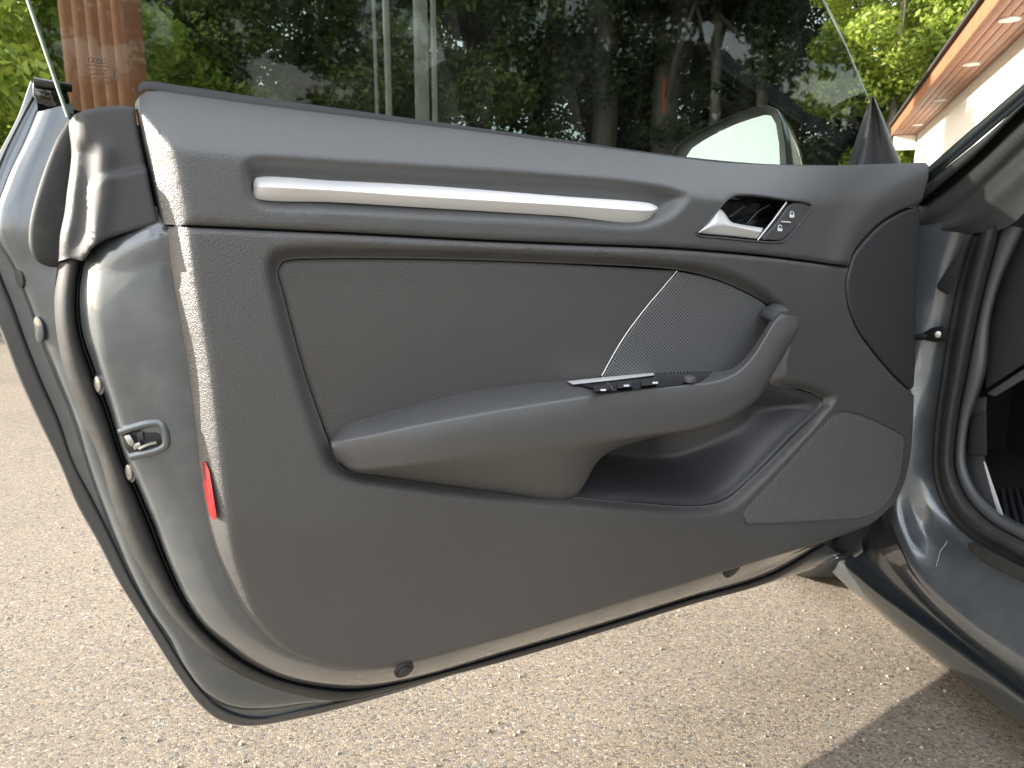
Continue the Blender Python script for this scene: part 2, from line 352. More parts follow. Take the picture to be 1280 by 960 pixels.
def wood(name, c1, c2, sc=(3, 3, .25)):
    m = bpy.data.materials.new(name); m.use_nodes = True; nt = m.node_tree; p = nt.nodes['Principled BSDF']; L = nt.links.new
    co = nt.nodes.new('ShaderNodeTexCoord'); mpn = nt.nodes.new('ShaderNodeMapping'); mpn.inputs['Scale'].default_value = sc
    n = nt.nodes.new('ShaderNodeTexNoise'); n.inputs['Scale'].default_value = 9; n.inputs['Detail'].default_value = 8; n.inputs['Distortion'].default_value = .6
    L(co.outputs['Object'], mpn.inputs[0]); L(mpn.outputs[0], n.inputs['Vector'])
    r = nt.nodes.new('ShaderNodeValToRGB'); r.color_ramp.elements[0].color = (*c1, 1); r.color_ramp.elements[1].color = (*c2, 1); r.color_ramp.elements[0].position = .3; r.color_ramp.elements[1].position = .7
    L(n.outputs[0], r.inputs[0]); L(r.outputs[0], p.inputs['Base Color']); p.inputs['Roughness'].default_value = .55
    return m
M['cedar'] = wood('stained_cedar', (.24, .095, .045), (.36, .165, .085))
M['cedar_red'] = wood('weathered_red_cedar', (.30, .10, .042), (.42, .155, .068))
M['bark'] = wood('tree_bark', (.05, .04, .03), (.13, .105, .08), (6, 6, 1.2))
M['palebark'] = wood('pale_bark', (.09, .08, .068), (.20, .18, .15), (4, 4, 1.0))
M['post'] = mat('pale_streak_paint', (.30, .30, .27), .7, var=(8, (.18, .18, .16), .45, .75, .8))  # pale tone of the window streaks, given to stand-in posts
def leaf(name, c1, c2, c3):
    m = bpy.data.materials.new(name); m.use_nodes = True; nt = m.node_tree; nt.nodes.clear(); L = nt.links.new
    o = nt.nodes.new('ShaderNodeOutputMaterial'); g = nt.nodes.new('ShaderNodeNewGeometry'); r = nt.nodes.new('ShaderNodeValToRGB')
    e = r.color_ramp.elements; e[0].color = (*c1, 1); e[1].color = (*c3, 1); q = e.new(.55); q.color = (*c2, 1)
    L(g.outputs['Random Per Island'], r.inputs[0])
    d = nt.nodes.new('ShaderNodeBsdfPrincipled'); d.inputs['Roughness'].default_value = .55; t = nt.nodes.new('ShaderNodeBsdfTranslucent')
    L(r.outputs[0], d.inputs['Base Color']); L(r.outputs[0], t.inputs[0]); x = nt.nodes.new('ShaderNodeMixShader'); x.inputs[0].default_value = .5
    L(d.outputs[0], x.inputs[1]); L(t.outputs[0], x.inputs[2]); L(x.outputs[0], o.inputs[0]); return m
M['leaf_bright'] = leaf('yellow_green_leaves', (.15, .22, .03), (.27, .36, .05), (.45, .50, .09))
M['leaf_mid'] = leaf('mid_green_leaves', (.08, .115, .03), (.135, .18, .045), (.23, .27, .075))
M['leaf_dark'] = leaf('dark_green_leaves', (.026, .046, .018), (.045, .074, .027), (.08, .11, .038))  # leaf colour darkened to stand in for shade in the wood
# ------------------------------------------------------------------ ground
gs = 900.0
ground = link('ground', [(-gs, -gs, 0), (gs, -gs, 0), (gs, gs, 0), (-gs, gs, 0)], [(0, 1, 2, 3)], M['ground'], smooth=False); tag(ground, 'sandy exposed aggregate paving', kind='structure')
# a strip of loose pale stones lying on the paving
def pebbles():
    V, F = [], []
    ico = bmesh.new(); bmesh.ops.create_icosphere(ico, subdivisions=1, radius=1); iv = [np.array(v.co) for v in ico.verts]; iff = [tuple(v.index for v in f.verts) for f in ico.faces]; ico.free()
    rs = np.random.RandomState(4)
    for i in range(1100):
        x, y = rs.uniform(-1.6, 1.5), rs.uniform(.55, 3.4); r = rs.uniform(.0018, .0042) * (1.0 if rs.rand() < .95 else 1.5); s = len(V)
        k = rs.uniform(.7, 1.2, 3); a = rs.uniform(0, 6.28); c, sn = math.cos(a), math.sin(a)
        for v in iv:
            q = v * k * r; V.append((x + q[0]*c - q[1]*sn, y + q[0]*sn + q[1]*c, r*.25 + q[2]*.75))
        F += [tuple(s + j for j in f) for f in iff]
    return V, F
V, F = pebbles()
peb = link('gravel', V, F, mat('pale_pebbles', (.32, .27, .21), .7, var=(90, (.30, .22, .16), .4, .6, .8)), smooth=True); tag(peb, 'loose pale pebbles scattered on the paving', 'gravel', kind='stuff')

# ------------------------------------------------------------------ house on the right
ZE = 2.9
def E(px, py, z=ZE): return hit(px, py, (0, 0, z), Z3)
hA, hB = E(1115, 170), E(1252, 0)               # outer eave edge, far and toward the camera
hd = (hB - hA) / np.linalg.norm(hB - hA); hn = np.array([hd[1], -hd[0], 0]);
if np.dot(hn, [1, 0, 0]) < 0: hn = -hn          # towards the house
wA = E(1152, 163); ov = float(np.dot(wA - hA, hn))  # overhang
LEN = float(np.linalg.norm(hB - hA)) + 1.2
house = empty('house', hA * [1, 1, 0], 'white rendered house with cedar lined eave and recessed spotlights', 'house')
wall0 = hA + hn * ov
box('wall', wall0 + hd * LEN / 2 + hn * 2.5 + Z3 * (ZE / 2 + .1 - ZE), hd, hn, Z3, LEN / 2, 2.5, ZE / 2 + .1, M['wall'], house)
NPL = 5; pw = ov / NPL
for i in range(NPL):
    o = box('soffit_plank', hA + hn * (pw * (i + .5)) + hd * LEN / 2 + Z3 * .012, hd, hn, Z3, LEN / 2, pw / 2 - .004, .012, M['cedar'], house, .003)
box('fascia', hA + hd * LEN / 2 - hn * .014 + Z3 * .09, hd, hn, Z3, LEN / 2, .012, .10, M['cedar'], house, .003)
rf = prism('roof', [hA - hn*.08 - hd*.1 + Z3*.195, hA - hn*.08 + hd*LEN + Z3*.195, hA + hn*4.5 + hd*LEN + Z3*1.0, hA + hn*4.5 - hd*.1 + Z3*1.0],
           [hA - hn*.08 - hd*.1 + Z3*.235, hA - hn*.08 + hd*LEN + Z3*.235, hA + hn*4.5 + hd*LEN + Z3*1.06, hA + hn*4.5 - hd*.1 + Z3*1.06], M['roof'], house, smooth=False)
box('end_beam', hA + hn * (ov * .52) + hd * .06 - Z3 * .16, hd, hn, Z3, .10, ov * .44, .155, M['wall'], house, .01)
for px, py in ((1262, 24), (1214, 80), (1175, 125), (1147, 156)):
    c = E(px, py, ZE - .004); l = disc('downlight', c, -Z3, .10, .012, M['lamp'], house, ax=RV); disc('lens', c - Z3 * .013, -Z3, .07, .003, M['wall'], l, ax=RV)

# ------------------------------------------------------------------ pillar behind the window; posts added for its pale streaks
def at(px, y, py=100): p = hit(px, py, (0, y, 0), np.array([0, 1.0, 0])); return p
def ground_post(name, px, y, wpx, h, m, label, cat, group=None):
    p = at(px, y); hw = wpx / FPX * y / 2 * 1.02
    o = box(name, (p[0], y, h / 2), RV, np.array([0, 1.0, 0]), Z3, hw, hw, h / 2, m, None, .008); tag(o, label, cat, group); return o
T = empty('timber_pillar', (at(134, 4.2)[0], 4.2, 0), 'wide cedar clad pillar behind the rear end of the window', 'pillar')
pc = at(134, 4.2); hw = 74 / FPX * 4.2 / 2
for i in range(5):
    ta, tb = az(90), az(0); cc_ = np.array([pc[0], 4.2, 1.6]) + ta * (-hw + hw / 5 * (2*i + 1)) * 1.0
    box('cladding_board', cc_, ta, tb, Z3, hw / 5 - .0004, hw * .6, 1.6, M['cedar_red'], T, .001)
ground_post('post', 485, 6.0, 7, 4.2, M['post'], 'thin post standing in for a pale streak left of the wider one in the window', 'post')
ground_post('post', 527, 6.4, 15, 4.2, M['post'], 'widest post standing in for a pale streak in the tinted window', 'post')
ground_post('post', 543, 6.2, 6, 4.2, M['post'], 'thin post standing in for a pale streak close beside the widest one', 'post')
ground_post('post', 470, 7.0, 4, 4.2, M['post'], 'thinnest post standing in for a pale streak in the tinted window', 'post')
pr = at(833, 24.6, 105); o = box('reflection_marker', (pr[0], 24.6, at(833, 24.6, 120)[2]), RV, np.array([0, 1.0, 0]), Z3, .11, .03, .52, mat('reflection_red_paint', (.42, .07, .04), .6), None, .01)  # red board added in place of a red reflection in the glass
tag(o, 'small red marker board hanging on a dark trunk', 'reflection_marker')

# ------------------------------------------------------------------ trees
def leaf_cloud(rs, blobs, n, size, shape=1.0):
    """n bent leaves spread over the shells of ellipsoid blobs [(centre, radii)]; returns verts, faces."""
    vol = np.array([b[1][0] * b[1][1] + b[1][2] * b[1][0] for b in blobs]); pr_ = vol / vol.sum()
    bi = rs.choice(len(blobs), n, p=pr_)
    cs = np.array([b[0] for b in blobs])[bi]; rd = np.array([b[1] for b in blobs])[bi]
    d = rs.normal(size=(n, 3)); d /= np.linalg.norm(d, axis=1)[:, None]; r = rs.uniform(.35, 1.05, n) ** .6
    c = cs + d * rd * r[:, None]
    nr = d * .6 + rs.normal(size=(n, 3)) * .7 + [0, 0, .4]; nr /= np.linalg.norm(nr, axis=1)[:, None]
    t = np.cross(nr, rs.normal(size=(n, 3))); t /= np.linalg.norm(t, axis=1)[:, None]; b = np.cross(nr, t)
    s = size * rs.uniform(.6, 1.35, n)[:, None]
    v0 = c - t * s; v1 = c + b * s * .5 * shape - nr * s * .12; v2 = c + t * s; v3 = c - b * s * .5 * shape - nr * s * .12
    V = np.stack([v0, v1, v2, v3], 1).reshape(-1, 3); i = np.arange(n) * 4
    F = np.vstack([np.stack([i, i + 1, i + 2], 1), np.stack([i, i + 2, i + 3], 1)])
    return V, F
def fast_mesh(name, V, F, m):
    me = bpy.data.meshes.new(name); me.vertices.add(len(V)); me.vertices.foreach_set('co', V.astype(np.float32).ravel())
    me.loops.add(F.size); me.loops.foreach_set('vertex_index', F.astype(np.int32).ravel()); me.polygons.add(len(F))
    me.polygons.foreach_set('loop_start', np.arange(0, F.size, 3, dtype=np.int32)); me.update(calc_edges=True); me.materials.append(m); return me
def crown_mesh(seed, m, h, w, n, size, low=.0, shape=1.0, nb=46):
    rs = np.random.RandomState(seed); bl = []
    for k in range(nb):
        f = rs.uniform(0, 1); z = low + (h - low) * f; env = w * (math.sin(math.pi * min(1, .14 + f * .84)) ** .7); a = rs.uniform(0, 6.28); r = env * rs.uniform(.25, .95)
        q = rs.uniform(.16, .34) * w; bl.append(((math.cos(a) * r, math.sin(a) * r, z), (q, q, q * rs.uniform(.5, .8))))
    V, F = leaf_cloud(rs, bl, n, size, shape); return fast_mesh('crown', V, F, m), bl
def trunk_mesh(seed, h, r, bl, m, lean=.03):
    rs = np.random.RandomState(seed); V, F = [], []
    def limb(c, rad, seg=8):
        s = len(V); n = len(c)
        for i in range(n):
            t = c[min(i+1, n-1)] - c[max(i-1, 0)]; t = t / np.linalg.norm(t); a = np.cross(t, [.3, .9, .1]); a /= np.linalg.norm(a); b = np.cross(t, a)
            for k in range(seg): th = 6.2832 * k / seg; V.append(c[i] + rad[i] * (a * math.cos(th) + b * math.sin(th)))
        for i in range(n - 1):
            for k in range(seg): F.append((s+i*seg+k, s+i*seg+(k+1) % seg, s+(i+1)*seg+(k+1) % seg, s+(i+1)*seg+k))
    k = 9; z = np.linspace(-.15, h, k); x = np.cumsum(rs.normal(0, lean, k)); y = np.cumsum(rs.normal(0, lean, k)); x -= x[0]; y -= y[0]
    main = np.stack([x, y, z], 1); limb(main, r * np.linspace(1, .35, k))
    for c, rd in bl[::4]:
        i = min(k - 2, max(2, int(c[2] / h * k * .7))); a = main[i]; e = np.array(c); mid = (a + e) / 2 + rs.normal(0, .08, 3)
        limb(catmull([a, mid, e], 6), r * .38 * np.linspace(1, .25, 6), 5)
    me = bpy.data.meshes.new('trunk'); me.from_pydata([tuple(map(float, v)) for v in V], [], F); me.update(); me.polygons.foreach_set('use_smooth', np.ones(len(F), bool)); me.materials.append(m); return me
KIND = {}
def make_kind(key, seed, lm, tm, h, w, n, size, low, tr, shape=1.0, nb=46):
    c, bl = crown_mesh(seed, lm, h, w, n, size, low, shape, nb); KIND[key] = (c, trunk_mesh(seed, h * .85, tr, bl, tm))
make_kind('bright1', 1, M['leaf_bright'], M['palebark'], 6.0, 2.3, 30000, .062, .1, .10)
make_kind('bright2', 2, M['leaf_bright'], M['bark'], 5.0, 2.4, 30000, .070, .0, .08)
make_kind('mid1', 3, M['leaf_mid'], M['palebark'], 7.0, 2.4, 30000, .060, .0, .12)
make_kind('mid2', 4, M['leaf_mid'], M['bark'], 5.0, 2.2, 28000, .055, .0, .09)
make_kind('dark1', 5, M['leaf_dark'], M['bark'], 8.0, 2.6, 30000, .060, .0, .16)
make_kind('dark2', 6, M['leaf_dark'], M['palebark'], 6.0, 2.4, 26000, .055, .6, .11)
make_kind('tall', 8, M['leaf_mid'], M['palebark'], 11.0, 2.6, 26000, .075, 4.6, .13)
make_kind('tall_dark', 9, M['leaf_dark'], M['bark'], 11.0, 2.8, 26000, .075, 4.0, .24)
make_kind('tall_bright', 11, M['leaf_bright'], M['palebark'], 11.0, 2.4, 30000, .070, 3.4, .11)
def tree(key, a, dist, label, rot=0., sc=1., group='trees round the yard', name=None):
    p = az(a) * dist; nm = name or {'b': 'leafy_tree', 'm': 'leafy_tree', 'd': 'dark_leaf_tree', 't': 'tall_tree'}[key[0]]
    r = bpy.data.objects.new(nm, None); COL.objects.link(r); r.location = p; r.rotation_euler = (0, 0, rot); r.scale = (sc,) * 3; tag(r, label, 'tree', group)
    for me, n_ in zip(KIND[key], ('crown', 'trunk')):
        o = bpy.data.objects.new(n_, me); COL.objects.link(o); o.parent = r
    return r
tr_ = [('bright2', -41, 9.5, 'leafy tree at the far left beyond the door edge', 1.1), ('bright2', -36, 14, 'sunlit yellow green tree left of the cedar pillar', 1.3), ('bright1', -31.5, 15, 'leafy green tree just left of the window edge', 1.2),
       ('bright2', -25, 26, 'leafy tree right behind the cedar pillar', 2.0), ('mid1', -18, 28, 'leafy tree between cedar pillar and white posts', 1.9), ('dark2', -13, 29, 'dark tree left of the white posts', 2.1), ('mid1', -8, 28, 'leafy tree behind the thin white posts', 1.9),
       ('mid2', -3, 28, 'leafy tree right of the widest white post', 2.2), ('mid1', 2, 31, 'green tree in the middle of the window', 2.0), ('dark1', 5.5, 30, 'dark evergreen in the middle of the window', 1.9), ('dark2', 9.5, 28.5, 'dark evergreen behind the red marker', 2.2),
       ('dark1', 13, 31, 'dark evergreen behind the door mirror', 1.9), ('dark2', 16.6, 30, 'dark tree at the front edge of the window', 2.2),
       ('bright1', 28.8, 21.5, 'bright yellow green tree between window and house', 1.25), ('bright2', 32.5, 24.5, 'bright bushy tree beside the house eave', 1.7), ('bright1', 34, 25, 'bright tree standing behind the house eave', 1.7), ('dark1', 19.5, 27, 'dark tree far behind the front edge of the window', 1.5),
       ('bright1', 39, 27, 'bright tree rising over the house roof', 1.7), ('bright2', 30.5, 30, 'broad tree behind the bright trees by the house', 1.9), ('bright1', 24.5, 34, 'far green tree between the window edge and the bright trees', 2.2),
       ('tall', -36, 24, 'tall pale trunked tree at far left', 1.2), ('tall', -26, 30, 'tall tree behind the cedar pillar', 1.5), ('tall', -10, 32, 'tall tree behind the white posts', 1.6), ('tall_dark', 6.3, 25.5, 'thick dark trunked tree in the middle of the window', 2.0),
       ('tall_dark', 10.9, 25.5, 'dark trunk with the red marker on it', 1.9), ('tall', 14.3, 25.5, 'slender pale trunk left of the mirror in the window', 1.7), ('tall', 17.3, 25.2, 'slender pale trunk above the door mirror', 1.7), ('tall_bright', 25.0, 21, 'slender pale trunk beside the front edge of the window'),
       ('tall', 2, 36, 'tall tree far behind the middle of the window', 1.8), ('tall_dark', 16, 37, 'tall dark tree far behind the door mirror', 1.8), ('tall_dark', -20, 36, 'tall dark tree far behind the cedar pillar', 1.8),
       ('dark1', 72, 11, 'dark tree beyond the far side of the car, seen mirrored by the window front edge'), ('dark1', 84, 9.5, 'dark tree beyond the car mirrored above the door mirror'), ('dark2', 96, 9, 'dark tree beyond the passenger side mirrored in the window'),  # unseen trees from here on, added to darken the window reflection
       ('dark1', 108, 9, 'leafy tree behind the car seen as a reflection in the window, rightmost'), ('mid2', 122, 12, 'leafy tree behind the camera mirrored in the middle of the window'), ('mid1', 137, 12, 'leafy tree behind the camera mirrored left of the white posts'), ('mid2', 149, 11.5, 'leafy tree behind the camera mirrored beside the cedar pillar'), ('mid2', 162, 12, 'leafy tree behind the camera mirrored at the rear window edge')]
rt = random.Random(3)
for k, a, d, lb, *sc in tr_: tree(k, a, d, lb, rt.uniform(0, 6.28), sc[0] if sc else rt.uniform(.92, 1.1))
# ------------------------------------------------------------------ the car
def C(s, q, z): return HG + CF * s + CO * q + Z3 * z
car = empty('parked_car', C(0, 0, 0), 'dark grey metallic car with its driver door wide open', 'car')
# --- door: painted inner frame, with everything fixed to it as children
T_ = [(200,282),(206,330),(215,385),(226,447),(234,510),(240,565),(247,622),(257,685),(268,720),(285,757),(305,781),(330,803),(362,820),(404,831),(439,836),(475,834),(530,822),(640,792),(760,756),(860,726),(942,701),(1023,677)]
Mi = [(133,307),(124,350),(122,400),(127,445),(145,508),(160,562),(178,605),(196,650),(213,695),(236,744),(260,778),(289,802),(322,824),(365,842),(413,852),(455,853),(520,842),(640,808),(760,773),(860,743),(950,711),(1026,678)]
Mo = [(108,318),(100,363),(103,413),(118,460),(137,513),(155,570),(173,610),(192,655),(209,700),(231,748),(255,783),(283,808),(316,831),(358,849),(410,859),(454,860),(520,848),(640,814),(760,779),(860,748),(962,717),(1029,679)]
S2 = [(72,330),(68,380),(72,425),(84,475),(104,525),(124,572),(138,620),(158,675),(178,714),(205,757),(228,785),(252,810),(282,833),(322,853),(370,868),(424,876),(500,860),(640,824),(760,788),(860,757),(970,724),(1036,684)]
G_ = [(18,335),(38,385),(52,425),(72,475),(92,525),(108,575),(124,620),(146,675),(168,725),(190,765),(212,797),(232,834),(258,866),(290,883),(330,886),(390,877),(490,858),(640,820),(760,784),(860,753),(985,722),(1050,692)]
H_ = [(-2,335),(16,380),(33,427),(52,475),(74,525),(92,578),(115,622),(140,673),(163,722),(186,763),(207,796),(229,832),(254,865),(282,887),(322,897),(388,885),(490,862),(640,822),(760,786),(860,755),(985,719),(1058,690)]
O_ = [(-30,330),(-12,385),(3,420),(22,470),(47,525),(74,580),(95,630),(122,678),(148,728),(176,772),(198,808),(222,845),(250,882),(275,901),(310,908),(380,897),(490,868),(640,820),(760,784),(860,753),(985,719),(1066,691)]
def W(c, w): return [(x, y, w) for x, y in c]
def mix(a, b, t): return [(x + (u - x) * t, y + (v - y) * t) for (x, y), (u, v) in zip(a, b)]
T_in = [(x + (640 - x) * .05 + 6, y + (480 - y) * .05) for x, y in T_]
Tp, Mip, Mop, Tip = [(196,258)] + T_, [(138,284)] + Mi, [(114,294)] + Mo, [(225,262)] + T_in
def Wp(c, w): return [(c[0][0], c[0][1], min(w, -.085))] + [(x, y, w) for x, y in c[1:]]
door = loft('door', [Wp(Tip, -.034), Wp(Tp, -.034), Wp(mix(Tp, Mip, .25), -.039), Wp(mix(Tp, Mip, .7), -.054), Wp(Mip, -.066), Wp(Mop, -.086), Wp(Mop, -.11)], 260, M['jamb'], car, rnd={4: .3})
WM['door'] = Matrix.Identity(4); WM[door.name] = Matrix.Identity(4)
door['label'] = 'open driver door with dark grained trim panel'
lab = lambda o, s: (o.__setitem__('label', s), o)[1]
# rubber seal round the frame
sm_ = mix(S2, Mo, .42)
loft('door_seal', [W(mix(Mo, S2, .16), -.114), W(mix(Mo, S2, .2), -.094), W(mix(Mo, S2, .34), -.087), W(mix(Mo, S2, .55), -.088), W(mix(Mo, S2, .82), -.098), W(S2, -.110), W(S2, -.125)], 260, M['rubber'], door)
loft('seal_lip', [W(mix(Mo, S2, .05), -.103), W(mix(Mo, S2, .09), -.094), W(mix(Mo, S2, .13), -.100)], 260, M['rubber'], door)
# jamb channel, running up to the top of the door
up = dict(S=[(92,128),(92,165),(92,215),(84,275)], G=[(47,140),(34,172),(10,225),(-6,285)], H=[(46,118),(27,150),(1,205),(-19,275)], O=[(38,100),(22,145),(-6,200),(-38,272)])
S2f, Gf, Hf, Of = up['S'] + S2, up['G'] + G_, up['H'] + H_, up['O'] + O_
loft('jamb_channel', [W(S2f, -.118), W(mix(S2f, Gf, .25), -.120), W(mix(S2f, Gf, .62), -.124), W(mix(S2f, Gf, .9), -.130), W(Gf, -.136), W(mix(Gf, Hf, .12), -.142), W(mix(Gf, Hf, .9), -.145), W(Hf, -.145)], 300, M['jamb'], door)
loft('hem_flange', [W(mix(Hf, Of, .04), -.150), W(mix(Hf, Of, .05), -.143), W(mix(Hf, Of, .35), -.1435), W(mix(Hf, Of, .45), -.1465), W(mix(Hf, Of, .85), -.147), W(Of, -.152), W(Of, -.163)], 300, M['paint'], door, rnd={5: .4})
skin_px = Of[:-1] + [(1066,691),(1090,560),(1100,400),(1100,240),(700,222),(300,176),(150,152),(70,130)]
sk = np.array([puv(x, y, -.153) for x, y in skin_px])
loopl = np.vstack([sk, sk[:1]])
V, F = [], []
rings = 7; cen = np.array([sk[:, 0].mean(), sk[:, 1].mean()]); N0 = len(sk)
for k in range(rings):
    t = k / (rings - 1); q = sk + (cen - sk) * t * .98; w = -.157 - .05 * (1 - (1 - t) ** 2.2)
    V += [from_uvw(a[0], a[1], w) for a in q]
F = [(k*N0 + i, k*N0 + (i+1) % N0, (k+1)*N0 + (i+1) % N0, (k+1)*N0 + i) for k in range(rings - 1) for i in range(N0)] + [tuple((rings-1)*N0 + i for i in range(N0))]
link('outer_skin', V, F, M['paint'], door)
# dark backing behind the trim so that joints read black
bk = [(215,290),(230,430),(250,600),(270,690),(310,770),(400,818),(520,812),(800,735),(1000,678),(1085,640),(1118,580),(1125,420),(1135,260),(1140,220),(850,206),(500,170),(200,130)]
link('trim_backing', [P(x, y, -.136) for x, y in bk], [tuple(range(len(bk)))], M['black'], door, smooth=False)

# --- upper trim
belt = [(183,114),(200,114),(230,118),(300,128),(400,141),(500,153),(600,165),(700,178),(780,188),(840,196),(900,203),(960,206),(1030,207),(1100,205),(1157,203)]
seam = [(206,280),(320,285),(450,291),(600,299),(720,304),(840,309),(950,318),(1060,332)]
corner = [(1060,332),(1064,318),(1078,299),(1100,278),(1125,263),(1145,256)]
recess_px = [(303,208),(308,199),(322,194),(456,200),(580,207),(700,215),(811,226),(850,235),(864,245),(845,270),(815,284),(790,287),(700,281),(519,273),(400,267),(325,262),(309,250),(304,228)]
rec = closed_uv(recess_px, 0.); recl = np.vstack([rec, rec[:1]])
crv = uvline([(868,330),(905,285),(940,235),(985,212),(1060,207)], 0.); crl = uvline([(1050,325),(1062,290),(1085,262),(1120,238),(1158,225)], 0.)
def w_upper(q):
    w = np.zeros(len(q)); i = inside(q, rec); d = np.zeros(len(q))
    if i.any(): d[i] = seg_dist(q[i], recl)
    w -= .017 * sm(d / .017)
    e = seg_dist(q, crl); w += .006 * np.exp(-(e / .03) ** 2)
    return w
bez_px = [(868,291),(882,276),(897,260),(908,248),(918,242),(930,241),(955,243),(980,247),(1008,251),(1015,255),(1014,263),(1003,278),(988,297),(980,303),(970,305),(940,303),(900,299),(873,296)]
bez = closed_uv(bez_px, 0., .003)
bu0, bu1 = float(puv(800, 190, -.03)[0]), float(puv(1090, 205, -.01)[0])
belt_drop = lambda q: .056 - .046 * sm((q[:, 0] - bu0) / (bu1 - bu0))
patch('upper_trim', [(belt, belt_drop, .060), ([(1157,203),(1159,207),(1153,232),(1146,256)], .012, .010), (corner[::-1], .004, .006), (seam[::-1], .005, .007), ([(206,280),(198,242),(190,202),(181,162),(175,128),(177,118),(183,114)], .030, .019)],
      0., M['soft'], door, res=.0048, holes=[bez], wfun=w_upper, skirt=.03)
# --- aluminium strip
loft('trim_strip', [[(317,226,-.022),(321,222,-.022),(420,226,-.022),(519,231,-.022),(700,245,-.022),(812,254,-.022),(820,257,-.022)],
                    [(317,226,-.013),(321,222,-.012),(420,226,-.012),(519,231,-.012),(700,245,-.012),(812,254,-.012),(820,257,-.013)],
                    [(317,232,-.010),(327,233,.0),(420,238,.001),(519,245,.001),(700,256,.001),(815,263,-.001),(823,260,-.010)],
                    [(317,243,-.012),(320,248,-.010),(420,253,-.009),(519,259,-.009),(700,270,-.009),(804,277,-.010),(821,264,-.012)],
                    [(317,243,-.024),(320,248,-.024),(420,253,-.024),(519,259,-.024),(700,270,-.024),(804,277,-.024),(821,264,-.024)]], 90, M['silver'], door, rnd={1: .1, 2: .05, 3: .07})
# --- door opener
def inset(loop, d):
    tn = np.roll(loop, -1, 0) - np.roll(loop, 1, 0); nn = np.stack([-tn[:, 1], tn[:, 0]], 1); nn /= np.linalg.norm(nn, axis=1)[:, None]
    if not inside(loop[:1] + nn[:1] * 1e-4, loop)[0]: nn = -nn
    return loop + nn * d
def ringloft(name, loop, prof, m, parent, cap=False):
    V, F = [], []; n = len(loop)
    for d, w in prof: V += [from_uvw(a[0], a[1], w) for a in inset(loop, d)]
    for k in range(len(prof) - 1): F += [(k*n + i, k*n + (i+1) % n, (k+1)*n + (i+1) % n, (k+1)*n + i) for i in range(n)]
    if cap: F.append(tuple((len(prof)-1)*n + i for i in range(n)))
    return link(name, V, F, m, parent, sharp=40)
ringloft('opener_bezel', bez, [(.0, -.012), (.0004, -.001), (.0012, .0015), (.0030, .0015), (.0038, -.002), (.004, -.006)], M['smooth'], door)
ringloft('opener_recess', inset(bez, .003), [(0, -.004), (.002, -.02), (.007, -.030), (.012, -.032)], M['piano'], door, cap=True)
loft('opener_lever', [W([(873,289),(886,275),(899,262),(904,265),(914,277),(924,280),(954,285)], -.022), W([(872,289),(886,275),(899,261),(904,264),(914,277),(924,280),(954,285)], -.005), W([(873,291),(884,285),(895,281),(903,280),(912,281),(925,284),(952,290)], .004),
                      W([(874,292),(885,293),(897,294),(908,295),(918,296),(928,297),(945,299)], -.004), W([(874,292),(885,293),(897,294),(908,295),(918,296),(928,297),(945,299)], -.022)], 60, M['silver'], door, rnd={1: .2, 2: .18, 3: .2}, cap=True)
tube('opener_divider', [P(983,253,-.001), P(966,276,-.001), P(947,300,-.001)], .0012, M['silver'], door, seg=8)
tube('recess_fin', [P(962,256,-.02), P(947,265,-.014), P(934,279,-.012)], .0009, M['smooth'], door, seg=8)
patch('lock_switch', [([(989,255),(1010,257),(1011,261),(1005,271),(984,294),(976,300),(962,300),(953,299),(970,279)], .0015, .002)], -.001, M['smooth'], door, res=.003, closed=True)
tube('switch_bar', [P(977,277,.0005), P(988,278,.0005)], .0011, M['silver'], door, n=8, seg=6)
def padlock(cx, cy, open_):
    e = lambda x, y: P(cx + x, cy + y, .0004)
    V = [e(-3,0), e(2.6,.4), e(2.2,4.2), e(-3.2,3.8)]; b = [p + DN * .0006 for p in V]; o = prism('lock_symbol', b, V, M['white_mark'], door, smooth=False)
    tube('lock_symbol', [e(-2.0,.2), e(-1.8,-2.6), e(.2,-3.6), e(1.9,-2.4), e(2.0,.2 if not open_ else -1.2)], .0007, M['white_mark'], door, n=14, seg=6)
padlock(990, 268, False); padlock(975, 285, True)

# --- corner panel, right end of the trim
patch('corner_panel', [(mix(corner, [(1062,334),(1066,321),(1080,302),(1101,281),(1126,266),(1145,259)], 1), .003, .005), ([(1145,259),(1141,330),(1139,400),(1139,450),(1137,487)], .012, .010), ([(1137,487),(1115,465),(1092,438),(1071,408),(1060,378),(1058,352),(1062,334)], .003, .005)], 0., M['corner'], door, res=.007, skirt=.02)

# --- lower trim
hole_px = [(347,344),(348,334),(354,327),(366,324),(392,323),(500,323),(680,328),(845,337),(887,346),(925,361),(956,378),(972,392),(975,420),(966,455),(961,478),(999,486),(1020,494),(1029,500),(1027,507),(935,602),(908,624),(878,632),(792,628),(717,621),(681,619),(597,612),(484,597),(442,591),(424,580),(415,563),(395,510),(380,465),(365,412),(352,362)]
out_px = [(330,336),(332,322),(342,310),(360,306),(392,305),(500,307),(690,314),(800,321),(885,331),(925,343),(952,358),(975,378),(986,396),(988,425),(982,452),(985,470),(1012,480),(1032,487),(1046,495),(1041,507),(944,612),(914,638),(884,645),(792,641),(717,634),(681,632),(597,625),(484,610),(434,603),(408,590),(394,562),(377,510),(360,455),(345,405),(334,360)]
HD = .017
hole = closed_uv(hole_px, -HD, .0035); outl = closed_uv(out_px, 0., .0035)
holel, outll = np.vstack([hole, hole[:1]]), np.vstack([outl, outl[:1]])
gr_px = [(929,648),(929,640),(940,626),(978,585),(1029,530),(1042,518),(1055,514),(1072,517),(1099,528),(1122,540),(1129,547),(1128,565),(1123,596),(1112,622),(1099,637),(1081,646),(1033,651),(980,654),(945,655),(934,655)]
grl = closed_uv(gr_px, 0., .0035)
